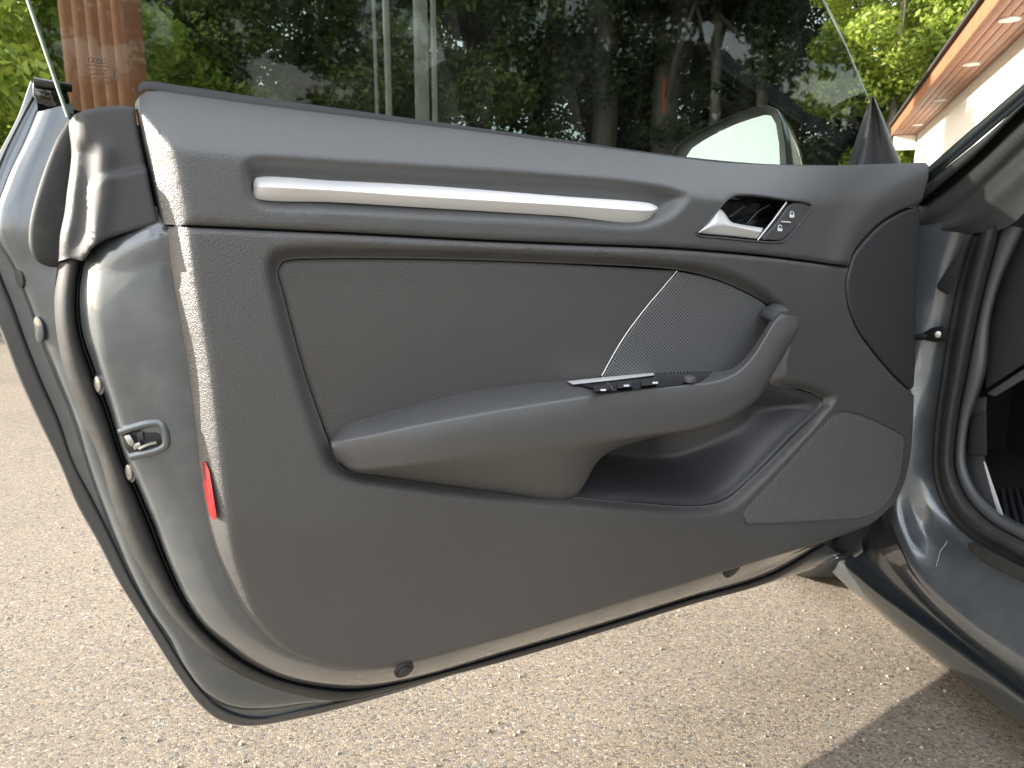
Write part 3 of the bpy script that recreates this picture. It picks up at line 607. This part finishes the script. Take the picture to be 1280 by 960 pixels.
cre = uvline([(240,652),(285,655),(380,661),(560,665),(690,669),(850,670),(1000,667),(1100,655)], 0.)
def w_lower(q):
    w = np.zeros(len(q)); i = inside(q, outl)
    if i.any():
        a, b = seg_dist(q[i], outll), seg_dist(q[i], holel); t = np.where(inside(q[i], hole), 1., a / (a + b + 1e-9)); w[i] -= HD * sm(t * .98 + .02 * (t > 0))
    cv = np.interp(q[:, 0], cre[:, 0], cre[:, 1]); d = cv - q[:, 1]
    s = .5 * (d + np.sqrt(d * d + .008 ** 2)); w -= .16 * np.where(d > -.05, s, 0) * sm((d + .05) / .05)
    return w
left_t = [(x + 8 * min(1, max(0, (800 - y) / 60)), y) for x, y in T_[:14]][::-1]
bot_t = T_[13:] + [(1060,664),(1084,654),(1097,643)]
patch('lower_trim', [([(208,283)] + [(x, y + 3) for x, y in seam[1:]], .005, .007), ([(1060,335),(1056,352),(1058,380),(1069,410),(1090,440),(1113,467),(1137,490)], .004, .006), ([(1137,490),(1135,536),(1132,570),(1125,600),(1112,628),(1097,643)], .014, .012),
                     (bot_t[::-1], .014, .012), (left_t, .031, .0165)], 0., M['trim'], door, res=.0048, holes=[hole, inset(grl, -.0012)], wfun=w_lower, skirt=.02)
patch('speaker_grille', [(gr_px, .003, .005)], .0005, M['grille'], door, res=.007, closed=True)
ringloft('grille_rim', inset(grl, -.0010), [(0, -.004), (.0004, .0012), (.0018, .0014), (.0024, -.002)], M['smooth'], door)
# --- insert, small grille, map pocket
ins_b = [(751,470),(742,492),(640,500),(560,512),(480,532),(430,552),(414,556)]
ins_c = [puv(560, 400, -.01)]
w_ins = lambda q: -.0145 + .004 * np.exp(-(((q[:, 0] - ins_c[0][0]) / .22) ** 2 + ((q[:, 1] - ins_c[0][1]) / .09) ** 2))
patch('padded_insert', [([(348,346),(348.5,336),(355,328),(367,325.5),(392,324.5),(500,324.5),(680,329.5),(845,338.5)], .004, .010), ([(845,338.5),(825,362),(800,392),(775,427),(751,470)], .003, .006), (ins_b, 0, .01), ([(414,556),(396,509),(381,464),(366,411),(353,361),(348,346)], .004, .010)], -.0145, M['leather'], door, wfun=w_ins, res=.005)
patch('tweeter_grille', [([(848,339.5),(887,348),(925,363),(955,380),(968,396)], .003, .006), ([(968,396),(970,430),(950,470),(930,486)], 0, .01), ([(930,486),(840,485),(760,488),(753,471)], 0, .01), ([(753,471),(777,428),(802,393),(827,363),(848,339.5)], .002, .005)], -.0145, M['grille'], door, res=.006)
tube('insert_edge_strip', [P(x, y, -.0145) for x, y in ((846,339),(826,362.5),(801,392.5),(776,427.5),(752,470))], .0011, M['chrome'], door, n=50, seg=8)
pk_px = [(716,620),(792,627),(876,631),(906,623),(934,601),(985,549),(1028,505),(1027,499),(1000,488),(961,478),(900,474),(830,494),(762,520),(722,570)]
pk = closed_uv(pk_px, -HD); pkl = np.vstack([pk, pk[:1]])
pk_r = float(puv(960, 560, -.02)[0])
def w_pk(q):
    i = inside(q, pk); d = np.where(i, seg_dist(q, pkl), 0.); return -HD - .004 * sm(d / .004) - (.046 + .062 * sm((pk_r - q[:, 0]) / .15)) * sm((d - .004) / .045)
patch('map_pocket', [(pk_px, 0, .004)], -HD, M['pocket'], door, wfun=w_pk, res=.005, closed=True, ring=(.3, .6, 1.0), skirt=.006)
# --- armrest with pull grip
A = [(412,552,-.008),(434,530,-.010),(470,519,-.010),(512,507,-.010),(569,493,-.010),(639,482,-.010),(709,475,-.010),(770,470,-.010),(840,466,-.008),(888,465,.002),(914,461,.022),(935,443,.030),(951,420,.032),(963,401,.034),(974,391,.036)]
Bc = [(413,553,-.004),(440,549,.018),(470,543,.030),(520,532,.040),(590,519,.047),(660,507,.050),(730,496,.053),(800,486,.054),(860,481,.055),(900,475,.056),(923,464,.056),(941,446,.056),(955,424,.056),(967,404,.054),(977,393,.050)]
Cc = [(414,558,-.003),(441,566,.022),(471,563,.036),(521,553,.048),(592,541,.056),(664,529,.060),(738,519,.063),(808,509,.064),(868,504,.065),(914,494,.066),(939,480,.066),(958,458,.066),(973,433,.066),(984,410,.063),(985,394,.054)]
Dc = [(417,567,-.004),(442,586,.006),(471,586,.020),(520,580,.036),(597,569,.046),(681,559,.051),(760,550,.053),(820,543,.054),(875,534,.055),(920,516,.056),(948,492,.056),(966,463,.056),(982,435,.055),(997,409,.051),(996,396,.046)]
Ec = [(421,576,-.009),(442,590,-.010),(475,595,-.010),(540,604,-.010),(620,614,-.010),(717,620,-.010),(753,571,-.002),(812,548,.010),(872,537,.022),(918,519,.032),(950,495,.032),(968,465,.032),(985,436,.032),(999,409,.034),(997,397,.036)]
Cc = [(x, y, (b_[2] + d_[2]) / 2 + .0045) for (x, y, w), b_, d_ in zip(Cc, Bc, Dc)]
loft('armrest', [A, Bc, Cc, Dc, Ec, [(x, y, w - .014) for x, y, w in Ec], [(x, y, w - .012) for x, y, w in A]], 220, M['soft'], door, rnd={1: .12, 2: .5, 3: .16, 4: .1}, cyc=True, cap=True)
gs_ = [P(948,394,-.012), P(952,386,-.012), P(966,378,-.012), P(979,379,-.012), P(985,388,-.012), P(968,408,-.012)]
gt_ = [P(963,400,.044), P(967,393,.046), P(976,388,.048), P(986,388,.048), P(990,395,.046), P(976,410,.044)]
prism('grip_socket', gt_, gs_, M['smooth'], door, .003)
# window switches in the top of the armrest
a0, a1, b0 = P(709,475,-.010), P(840,466,-.010), P(800,486,.054); tn_ = np.cross(a1 - a0, b0 - a0); tn_ /= np.linalg.norm(tn_)
if tn_[2] < 0: tn_ = -tn_
def TP(px, py, h=.002): return hit(px, py, a0 + tn_ * h, tn_)
sp_ = [(711,478),(760,472),(817,467),(838,465),(890,464),(908,468),(898,474),(870,479),(838,482),(790,487),(754,490),(733,483)]
prism('switch_panel', [TP(x, y, .0010) for x, y in sp_], [TP(x, y, -.014) for x, y in sp_], M['piano'], door, .0008)
prism('switch_trim_strip', [TP(x, y, .0026) for x, y in ((709,476.5),(760,471),(817,466),(818,469),(764,475.5),(716,480.5))], [TP(x, y, -.010) for x, y in ((709,476.5),(760,471),(817,466),(818,469),(764,475.5),(716,480.5))], M['silver'], door, .0006)
for x, y in ((752,484.5), (781,480.5), (811,477.5)):
    q = [(x - 11, y - 2.5), (x + 12, y - 4.5), (x + 10, y + 3.2), (x - 9, y + 5)]
    o = prism('window_switch', [TP(q[0][0], q[0][1], .003), TP(q[1][0], q[1][1], .003), TP(q[2][0], q[2][1], .0055), TP(q[3][0], q[3][1], .0055)], [TP(a, b, .0005) for a, b in q], M['dark'], door, .0012)
for x, y in ((754,487.5), (783,482), (819,478.5)):
    q = [(x - 3.5, y - 1), (x + 3.5, y - 1.4), (x + 3.5, y + 1.0), (x - 3.2, y + 1.2)]; prism('switch_symbol', [TP(a, b, .0062) for a, b in q], [TP(a, b, .0045) for a, b in q], M['white_mark'], door, smooth=False)
disc('mirror_knob', TP(862, 474, .006), tn_, .0085, .004, M['smooth'], door); 
# red reflector in the rear edge of the trim
rp = [(253,578,-.022),(257,577,-.014),(262,590,-.009),(267,620,-.005),(271,645,-.003),(269,651,-.005),(263,647,-.011),(258,622,-.017)]
fr = [P(x, y, w - .0030) for x, y, w in rp]; prism('reflector', fr, [p - DN * .006 for p in fr], M['red'], door, .0008)
# screws, plugs and latch on the jamb
def stud(name, px, py, w, rpx, m, ry=None, th=.003, nrm=None):
    c = P(px, py, w); sc = np.linalg.norm(c - CAM) / FPX; return disc(name, c, nrm if nrm is not None else (DN * .6 - DD * .8), rpx * sc, th, m, door, ry=(ry or rpx) * sc, ax=Z3)
stud('jamb_plug', 27, 347, -.134, 11, M['rubber'], 6); stud('jamb_plug', 49, 412, -.127, 14, M['paint'], 8, .0015)
for x, y in ((123, 480), (162, 590)):
    stud('frame_screw', x, y, -.085, 9, M['steel'], 5, .002); stud('frame_washer', x + 2, y, -.086, 12, M['jamb'], 7, .0012)
lp = [(149,541,-.0680),(166,537,-.0625),(190,531,-.0525),(199,533,-.0495),(203,556,-.0480),(186,562,-.0545),(163,568,-.0630),(156,560,-.0660)]
lt = prism('latch', [P(x, y, w + .0035) for x, y, w in lp], [P(x, y, w - .01) for x, y, w in lp], M['black'], door, .0006)  # black block set proud, standing in for the dark of the opening
lp2 = [(x + (177 - x) * .16, y + (549 - y) * .16, w) for x, y, w in lp]
def LW(x): return -.0450 - (203 - x) / 54 * .0195
def lprism(name, px, h0, h1, m, bv=.001): return prism(name, [P(x, y, LW(x) + h1) for x, y in px], [P(x, y, LW(x) + h0) for x, y in px], m, door, bv)
lprism('latch_claw', ((155,545),(162,543),(168,553),(166,559),(160,555)), .001, .006, M['steel']); lprism('latch_claw', ((165,556),(174,552),(177,558),(168,563)), .001, .005, M['steel'])
lprism('latch_plate', ((171,541),(178,539),(180,550),(172,552)), .0008, .002, M['dark'])
tube('latch_spring', [P(174,561,LW(174) + .003), P(184,556,LW(184) + .004), P(196,553,LW(196) + .003)], .0018, M['steel'], door, n=16, seg=6)
lr = [(150,540),(168,534),(190,528.5),(200,529),(206,538),(207,556),(200,561),(184,566),(164,571)]
tube('latch_surround', [P(x, y, LW(x) + .0005) for x, y in lr], .0042, M['jamb'], door, n=60, seg=10)
for px, py in ((505, 837), (915, 712)):
    c = P(px, py, -.034); sc = np.linalg.norm(c - CAM) / FPX; nr = DN * .8 - Z3 * .35
    disc('drain_plug', c, nr, 12 * sc, .0022, M['rubber'], door); disc('plug_centre', c + nr * .003, nr, 7.5 * sc, .0022, M['dark'], door)

# --- rear end of the belt line: rubber corner, blank, moulding
rid = uvline([(128,192),(125,240),(118,282),(112,312)], -.066); val = uvline([(109,192),(107,240),(101,290),(90,322)], -.066)
st_l = uvline([(110,242),(114,228),(130,217),(155,212),(182,206)], -.058)
cc_px = [([(86,146),(100,140),(120,134.5),(150,132),(169,134)], .003, .004), ([(169,134),(173,165),(180,200),(190,245),(200,279)], .002, .004), ([(200,279),(170,287),(133,299),(118,308),(108,321),(103,326)], .002, .003), ([(103,326),(88,323),(73,327)], .002, .003), ([(73,327),(75,295),(81,265),(84,240),(88,212),(90,190),(88,165),(86,146)], .022, .014)]
cc_u = float(puv(188, 230, -.046)[0])
def w_cc(q):
    w = -.046 - .34 * np.clip(cc_u - q[:, 0], 0, 1); w += .005 * np.exp(-(seg_dist(q, rid) / .010) ** 2) - .008 * np.exp(-(seg_dist(q, val) / .009) ** 2)
    v = np.interp(q[:, 0], *(lambda s: (s[:, 0], s[:, 1]))(st_l[np.argsort(st_l[:, 0])])); inside_r = q[:, 0] > st_l[:, 0].min()
    w += np.where(inside_r, .007 * sm((v - q[:, 1]) / .006), 0.)
    return w
patch('corner_seal', cc_px, -.046, M['rubber2'], door, wfun=w_cc, res=.003, skirt=.03)
bl_px = [(88,140),(84,152),(72,172),(60,200),(48,235),(40,264),(36,290),(38,314),(47,327),(60,333),(80,334),(95,330),(100,250),(100,180)]
patch('jamb_blank', [(bl_px, .006, .012)], -.106, M['rubber'], door, res=.006, closed=True, skirt=.02)
e0 = [(41,100),(76,107),(84,112),(90,140),(58,134),(47,128),(40,118)]
prism('belt_moulding', [P(x, y, -.128) for x, y in e0], [P(x, y, -.150) for x, y in e0], M['piano'], door, .003)
tube('moulding_bar', [P(42,102,-.124), P(60,105,-.124), P(90,110,-.124)], .0042, M['piano'], door, n=10)
BELT = 1
loft('belt_seal', [W([(174,117),(180,112),(230,121),(300,131),(400,144),(500,156),(600,168),(700,181),(840,200),(950,209),(1030,210)], -.056), W([(172,108),(179,102),(230,107.5),(300,118),(400,132),(500,146),(600,160),(700,174),(840,194),(950,204.5),(1030,206.5)], -.056),
                   W([(172,108),(179,102),(230,107.5),(300,118),(400,132),(500,146),(600,160),(700,174),(840,194),(950,204.5),(1030,206.5)], -.074)], 120, M['dark'], door)

# --- window glass, leaning inwards
g0 = P(640, 172, -.070); gu = Z3 + DN * .07; gu /= np.linalg.norm(gu); gn = np.cross(DD, gu); gn /= np.linalg.norm(gn)
if np.dot(gn, DN) < 0: gn = -gn
def GP(px, py, k=0.): return hit(px, py, g0 + gn * k, gn)
gl_edge = [(86,149),(85,146),(60,73),(35,0),(10,-75),(-12,-140)]; gr_edge = [(900,-110),(975,-62),(1028,0),(1058,60),(1086,126),(1082,150),(1076,190),(1070,215)]
gpx = gl_edge + [(100,-175),(300,-195),(560,-195),(760,-170)] + gr_edge + [(640,215),(300,172),(190,152),(174,142),(168,137),(150,134.5),(120,137),(100,142.5)]
gf = [GP(x, y) for x, y in gpx]
prism('window_glass', gf, [p - gn * .004 for p in gf], M['glass'], door, smooth=False)
edge_m = mat('ground_glass_edge', (.42, .47, .43), .35)
tube('glass_edge', [GP(x, y, -.002) for x, y in gl_edge[1:]], .0018, edge_m, door, n=40, seg=8); tube('glass_edge', [GP(x, y, -.002) for x, y in gr_edge[:5]], .0018, edge_m, door, n=40, seg=8)
etch = mat('etched_print', (.10, .07, .055), .7)
def mark(pts, r=.0005): tube('etched_mark', [GP(x, y, .0006) for x, y in pts], r, etch, door, n=max(8, 4 * len(pts)), seg=5, cap=False)
def circ(cx, cy, r, ry=None): mark([(cx + r * math.cos(t), cy + (ry or r) * math.sin(t)) for t in np.linspace(0, 6.2832, 13)])
for k in range(4): circ(113.5 + k * 5.2, 74.5 + k * .7, 3.4, 2.8)
mark([(107,80.5),(128,83),(149,85.5)], .0004); mark([(108,86),(120,87.5),(134,88.5)], .0004); mark([(107,91),(110,93.5),(120,91.5),(132,92)], .0005); mark([(112,97.5),(118,98),(124,98.5)], .0004)
circ(143, 93.5, 6.2); circ(131.5, 100.5, 6, 3.6)
mark([(140.5,90.5),(140.5,96.5)]); mark([(140.5,90.5),(143,90.7)]); mark([(140.5,93.4),(142.8,93.6)]); mark([(140.5,96.5),(143,96.7)]); mark([(146,90.8),(146,97)])
# rubber corner at the front of the window
loft('front_corner_seal', [W([(1089,118),(1084,142),(1077,172),(1066,214)], -.060), W([(1089.5,119),(1088,142),(1084,172),(1078,214)], -.045), W([(1091,121),(1094,142),(1096,172),(1098,214)], -.050), W([(1092,122),(1098,142),(1104,172),(1112,214)], -.040),
                           W([(1093,122),(1103,145),(1114,176),(1129,214)], -.048), W([(1093,122),(1103,145),(1114,176),(1129,214)], -.09)], 40, M['rubber2'], door, sub=4)
loft('window_channel', [W([(1086,128),(1078,150),(1068,180),(1058,212)], -.062), W([(1088,128),(1084,150),(1077,180),(1068,212)], -.055)], 20, M['black'], door)

# --- door mirror outside the glass
mn = az(223) * math.cos(R_(16)) + Z3 * math.sin(R_(16)); m0 = P(915, 172, -.19)
def MP(px, py, k=0.): return hit(px, py, m0 + mn * k, mn)
mg = [(857,197),(865,185),(880,175),(900,164),(920,155),(940,148),(956,143.5),(964,144.5),(970,155),(974,180),(975,206),(973,240),(960,262),(920,270),(880,264),(858,246),(852,220)]
mh = [(837,196),(843,184),(858,172),(880,160),(905,148),(930,138),(947,132.5),(960,131),(971,136),(978,152),(983,180),(985,206),(983,246),(966,276),(915,284),(862,272),(836,236)]
gI = np.array([MP(x, y) for x, y in mg]); gH = np.array([MP(x, y, .010) for x, y in mh]); ch = gH.mean(0)
link('mirror_glass', gI, [tuple(range(len(gI)))], M['mirror'], door, smooth=False)
n = len(mh)
def rings(name, rs, m, cap):
    V = np.vstack(rs); F = [(k*n + i, k*n + (i+1) % n, (k+1)*n + (i+1) % n, (k+1)*n + i) for k in range(len(rs) - 1) for i in range(n)]
    if cap: F.append(tuple((len(rs)-1)*n + i for i in range(n)))
    o = link(name, V, F, m, door, sharp=60); return o
sh = lambda k, s: ch + (gH - ch) * s - mn * k
rings('mirror_bezel', [gI - mn * .012, gI + mn * .0005, sh(.004, .955), sh(-.001, .975), sh(.0, .99)], M['dark'], False)
rings('mirror_housing', [sh(0, .988), sh(.002, 1.0), sh(.03, 1.0), sh(.07, .96), sh(.11, .86), sh(.14, .66), sh(.155, .4)], M['paint'], True)

# --- body side: hinge pillar, sill
B1 = [(1215,296),(1198,350),(1187,400),(1176,470),(1168,530),(1166,590),(1177,630),(1194,656),(1218,676),(1246,691),(1280,710),(1330,736),(1420,780)]
B0 = [(1146,303),(1140,360),(1138,410),(1139,470),(1141,530),(1137,595),(1141,632),(1152,658),(1172,682),(1200,701),(1240,724),(1300,752),(1400,800)]
Rr = [(1118,303),(1112,360),(1108,410),(1107,470),(1107,530),(1108,600),(1118,645),(1132,680),(1147,714),(1170,745),(1220,792),(1290,845),(1400,930)]
R2 = [(x - 22, y + 4) for x, y in Rr]
B1h, B0h, Rrh, R2h = [(1226,272)] + B1, [(1152,282)] + B0, [(1124,282)] + Rr, [(1102,284)] + R2
def BQ(c, up, lo): return [(x, y, up + (lo - up) * float(sm((i - 5.5) / 3))) for i, (x, y) in enumerate(c)]
loft('hinge_pillar', [W(B1h, -.075), W(B1h, -.062), BQ(mix(B1h, B0h, .5), -.042, -.058), BQ(mix(B1h, B0h, .92), -.022, -.05), BQ(mix(B0h, Rrh, .12), -.016, -.043), BQ(mix(B0h, Rrh, .5), -.004, -.020), BQ(mix(B0h, Rrh, .8), .002, -.006), BQ(Rrh, .003, .0), BQ(mix(Rrh, R2h, .6), -.02, -.012), W(R2h, -.07)], 150, M['jamb'], car, fn=B)
B2 = [(1251,280),(1234,345),(1221,399),(1208,465),(1196,530),(1193,585),(1205,618),(1222,640),(1246,659),(1270,672),(1300,688),(1350,712),(1440,755)]
B3 = [(1278,285),(1250,350),(1237,399),(1230,465),(1210,530),(1207,580),(1219,612),(1238,634),(1262,652),(1288,664),(1320,680),(1370,702),(1460,745)]
loft('opening_seal', [W(B1, -.062), W(mix(B1, B2, .12), -.075), W(mix(B1, B2, .3), -.072), W(mix(B1, B2, .42), -.055), W(mix(B1, B2, .6), -.044), W(mix(B1, B2, .8), -.052), W(B2, -.07), W(B2, -.09)], 150, M['rubber'], car, fn=B)
loft('sill_trim', [W(B2, -.085), W(mix(B2, B3, .2), -.076), W(mix(B2, B3, .8), -.078), W(B3, -.088), W(mix(B2, B3, 1.12), -.12), W(mix(B2, B3, 1.3), -.22)], 150, M['smooth'], car, fn=B)
B1s = B1[6:]
s_R = [(1118,645),(1132,680),(1147,714),(1170,745),(1220,792),(1290,845),(1400,930)]
s3 = [(1096,676),(1106,696),(1130,724),(1158,752),(1212,800),(1282,853),(1392,940)]
s2 = [(1085,686),(1096,706),(1120,732),(1150,760),(1202,804),(1272,858),(1382,946)]
s1 = [(1049,699),(1070,717),(1098,740),(1130,763),(1178,798),(1252,852),(1362,937)]
s0 = [(1031,707),(1052,725),(1084,751),(1118,780),(1165,819),(1236,873),(1345,958)]
loft('sill', [W(mix(s_R, s3, .3), -.004), W(s3, -.030), W(s2, -.034), W(mix(s2, s1, .35), -.026), W(mix(s2, s1, .9), -.010), W(s1, -.004), W(mix(s1, s0, .2), -.002), W(mix(s1, s0, .8), -.010), W(s0, -.016), W([(x, y + 4) for x, y in s0], -.10)], 120, M['paint'], car, fn=B)
# paint chip crack on the sill is a scratch line
tube('paint_scratch', [B(x, y, q) for x, y, q in ((1184,676,-.047),(1181,682,-.043),(1176,688,-.040),(1172,702,-.026),(1167,718,-.016),(1158,735,-.003))], .00045, mat('bare_scratch', (.45, .44, .42), .6), car, n=30, seg=5)
prism('sill_pad', [B(x, y, -.046) for x, y in ((1209,680),(1216,677),(1240,690),(1290,714),(1400,765),(1400,785),(1290,733),(1235,706),(1212,690))], [B(x, y, -.056) for x, y in ((1209,680),(1216,677),(1240,690),(1290,714),(1400,765),(1400,785),(1290,733),(1235,706),(1212,690))], M['rubber'], car, .003)
# check strap and wedge on the pillar
cs_ = [(1152,417),(1164,410),(1178,407),(1182,410),(1182,426),(1170,428),(1154,425)]
chk = prism('check_strap', [B(x, y, -.020) for x, y in cs_], [B(x, y, -.062) for x, y in cs_], M['black'], car, .002)
tube('strap_arm', [B(1168,420,-.030), B(1150,421,-.018), B(1128,421,-.006)], .006, M['black'], chk, n=10)
disc('strap_bolt', B(1173, 418, -.019), -CF * .7 + CO * .7, .006, .003, M['steel'], chk)
wd = [(1213,292),(1206,300),(1196,317),(1180,342),(1170,357),(1172,362),(1186,369),(1197,342)]
prism('pillar_wedge', [B(x, y, -.034) for x, y in wd], [B(x, y, -.066) for x, y in wd], M['dark'], car, .004)
# --- windscreen pillar and its base
loft('windscreen_pillar', [[(1154,214,-.02),(1280,104,-.02),(1420,-20,-.02)], [(1158,216,.0),(1280,109,.0),(1420,-14,.0)], [(1158,221,.004),(1280,114,.004),(1420,-8,.004)], [(1158,224,-.004),(1280,117,-.004),(1420,-5,-.004)], [(1157,227,.002),(1280,122,.002),(1420,0,.002)], [(1155,232,-.004),(1280,128,-.004),(1420,6,-.004)]], 40, M['paint'], car, fn=B)
loft('pillar_cover', [[(1154,231,-.006),(1220,180,-.006),(1280,127,-.006),(1420,5,-.006)], [(1152,240,.004),(1220,186,.002),(1280,130,.0),(1420,8,.0)], [(1148,253,-.006),(1220,193,-.006),(1280,132.5,-.006),(1420,10,-.006)], [(1148,255,-.04),(1220,194,-.04),(1280,133,-.04),(1420,11,-.04)]], 50, M['rubber2'], car, fn=B)
loft('pillar_gap', [[(1146,252,-.035),(1220,192,-.035),(1280,131,-.035),(1420,9,-.035)], [(1148,266,-.035),(1220,212,-.035),(1280,152,-.035),(1420,40,-.035)]], 30, M['black'], car, fn=B)
loft('pillar_base', [[(1144,262,-.04),(1185,236,-.04),(1230,196,-.04),(1280,148,-.04),(1420,30,-.04)], [(1144,264,-.022),(1186,240,-.022),(1231,200,-.022),(1281,152,-.022),(1420,36,-.022)], [(1144,276,-.018),(1190,252,-.024),(1236,212,-.026),(1284,166,-.026),(1420,50,-.026)],
                     [(1144,288,-.024),(1196,266,-.040),(1243,222,-.042),(1288,180,-.042),(1420,66,-.042)], [(1143,297,-.032),(1205,276,-.038),(1248,240,-.036),(1292,200,-.036),(1420,86,-.036)], [(1143,303,-.045),(1214,284,-.05),(1254,262,-.05),(1300,215,-.05),(1420,100,-.05)], [(1143,306,-.055),(1216,292,-.058),(1262,282,-.06),(1310,230,-.06),(1420,110,-.06)]], 60, M['rubber2'], car, fn=B, sub=3)
# --- interior seen past the pillar
dp = [(1330,150),(1290,196),(1272,240),(1262,300),(1249,353),(1238,400),(1232,445),(1231,488),(1280,456),(1400,380),(1420,150)]
prism('dashboard', [B(x, y, -.115) for x, y in dp], [B(x, y, -.6) for x, y in dp], M['dark'], car, .006)
dl = [(1233,492),(1280,461),(1400,386),(1400,402),(1280,474),(1244,496)]
prism('dash_lower_strip', [B(x, y, -.116) for x, y in dl], [B(x, y, -.5) for x, y in dl], M['smooth'], car, .003)
kp = [(1207,500),(1234,495),(1232,520),(1231,575),(1245,640),(1262,660),(1230,650),(1205,610),(1200,560)]
prism('kick_panel', [B(x, y, -.125) for x, y in kp], [B(x, y, -.3) for x, y in kp], M['smooth'], car, .004)
bx_ = [(1212,526),(1217,520),(1233,513),(1234,570),(1210,569)]
prism('bonnet_release', [B(x, y, -.105) for x, y in bx_], [B(x, y, -.135) for x, y in bx_], M['dark'], car, .004)
link('floor', [C(.45, -.12, .27), C(.45, -1.4, .27), C(-1.6, -1.4, .27), C(-1.6, -.12, .27)], [(0, 1, 2, 3)], M['mat'], car, smooth=False)
link('bulkhead', [C(.45, -.10, .1), C(.45, -1.4, .1), C(.45, -1.4, .92), C(.45, -.10, .92)], [(0, 1, 2, 3)], M['mat'], car, smooth=False)
link('tunnel', [C(.45, -.62, .1), C(-1.6, -.62, .1), C(-1.6, -.62, .62), C(.45, -.62, .62)], [(0, 1, 2, 3)], M['mat'], car, smooth=False)
fm = hit(1262, 640, (0, 0, .285), Z3)
for k in range(7):
    a = hit(1252 + k * 9, 612, (0, 0, .283), Z3); b = hit(1268 + k * 12, 690, (0, 0, .283), Z3); tube('mat_rib', [a, b], .005, M['dark'], car, n=8, seg=6)
stp = [(1229,577),(1231.5,577),(1241,605),(1254,643),(1252,646),(1247,642),(1238,612)]
prism('scuff_strip', [B(x, y, -.118) for x, y in stp], [B(x, y, -.132) for x, y in stp], M['silver'], car, .001)
# --- front wing, wheel
def arch():
    p = [(.12, .24), (.12, .90), (1.05, .90), (1.25, .55), (1.15, .28), (.92, .26)]
    p += [(.46 + .37 * math.cos(t), .32 + .37 * math.sin(t)) for t in np.linspace(0.05, math.pi - .05, 18)]
    return p + [(.122, .24)]
ar = arch(); prism('front_wing', [C(s, -.03, z) for s, z in ar], [C(s, -.07, z) for s, z in ar], M['paint'], car, .006)
link('bonnet', [C(.1, -.03, .93), C(1.2, -.03, .90), C(1.2, -1.6, .92), C(.1, -1.6, .98)], [(0, 1, 2, 3)], M['paint'], car, smooth=False)
link('underbody', [C(1.2, -.08, .22), C(1.2, -1.6, .22), C(-2.2, -1.6, .22), C(-2.2, -.08, .22)], [(0, 1, 2, 3)], M['black'], car, smooth=False)
wh = C(.43, -.085, .318); wheel = empty('wheel', wh); own(wheel, car); wheel.matrix_parent_inverse = WM['parked_car'].inverted()
prof = [(-.10, .235), (-.112, .27), (-.105, .305), (-.085, .3175), (-.03, .32), (.03, .32), (.085, .3175), (.105, .305), (.112, .27), (.10, .235)]
def lathe(name, prof, m, parent, seg=64, ax=CO, c=wh):
    a = Z3; b = CF; V = [c + ax * x + (a * math.cos(t) + b * math.sin(t)) * r for t in np.linspace(0, 2*math.pi, seg, endpoint=False) for x, r in prof]
    k = len(prof); F = [(i*k + j, i*k + j + 1, ((i+1) % seg)*k + j + 1, ((i+1) % seg)*k + j) for i in range(seg) for j in range(k - 1)]
    o = link(name, V, F, m, None, sharp=40); own(o, parent); o.matrix_parent_inverse = WM[parent.name].inverted(); return o
lathe('tyre', prof, M['tyre'], wheel)
lathe('rim', [(.10, .236), (.09, .215), (.03, .20), (.05, .12), (.055, .02), (-.05, .02), (-.08, .2), (-.10, .236)], M['alloy'], wheel)
fl = [(1068,664),(1075,662),(1079,690),(1070,697),(1051,703),(1048,699),(1067,690)]
prism('wing_flange', [B(x, y, -.02) for x, y in fl], [B(x, y, -.028) for x, y in fl], M['jamb'], car, .002)
hb = [(1072,650),(1106,640),(1112,690),(1090,705),(1078,694)]
prism('wing_closing_panel', [B(x, y, -.032) for x, y in hb], [B(x, y, -.06) for x, y in hb], M['dark'], car, .004)

# --- cabin beyond the frame, mirrored in the window: seats, far side
def seat(q0):
    o = box('seat_cushion', C(-.78, q0, .46), CF, CO, Z3, .27, .25, .09, M['dark'], car, .05)
    b = CF * -.34 + Z3 * .94; n_ = np.cross(CO, b)
    box('seat_backrest', C(-1.13, q0, .80), b, CO, n_, .34, .24, .07, M['dark'], car, .05); box('headrest', C(-1.27, q0, 1.20), b, CO, n_, .09, .13, .05, M['dark'], car, .04)
seat(-.42); seat(-1.12)
prism('sky_blocking_top', [C(-.45, -.2, 1.36), C(-.45, -1.38, 1.36), C(-1.2, -1.36, 1.42), C(-1.2, -.2, 1.42)], [C(-.45, -.2, 1.39), C(-.45, -1.38, 1.39), C(-1.2, -1.36, 1.45), C(-1.2, -.2, 1.45)], M['mat'], car, smooth=False)  # unseen roof added to dim the front of the trim and the reflection
box('far_door', C(-.55, -1.52, .60), CF, CO, Z3, .65, .04, .36, M['dark'], car, .02)
box('rear_bulkhead', C(-1.75, -.8, .62), CF, CO, Z3, .05, .68, .36, M['dark'], car, .02)
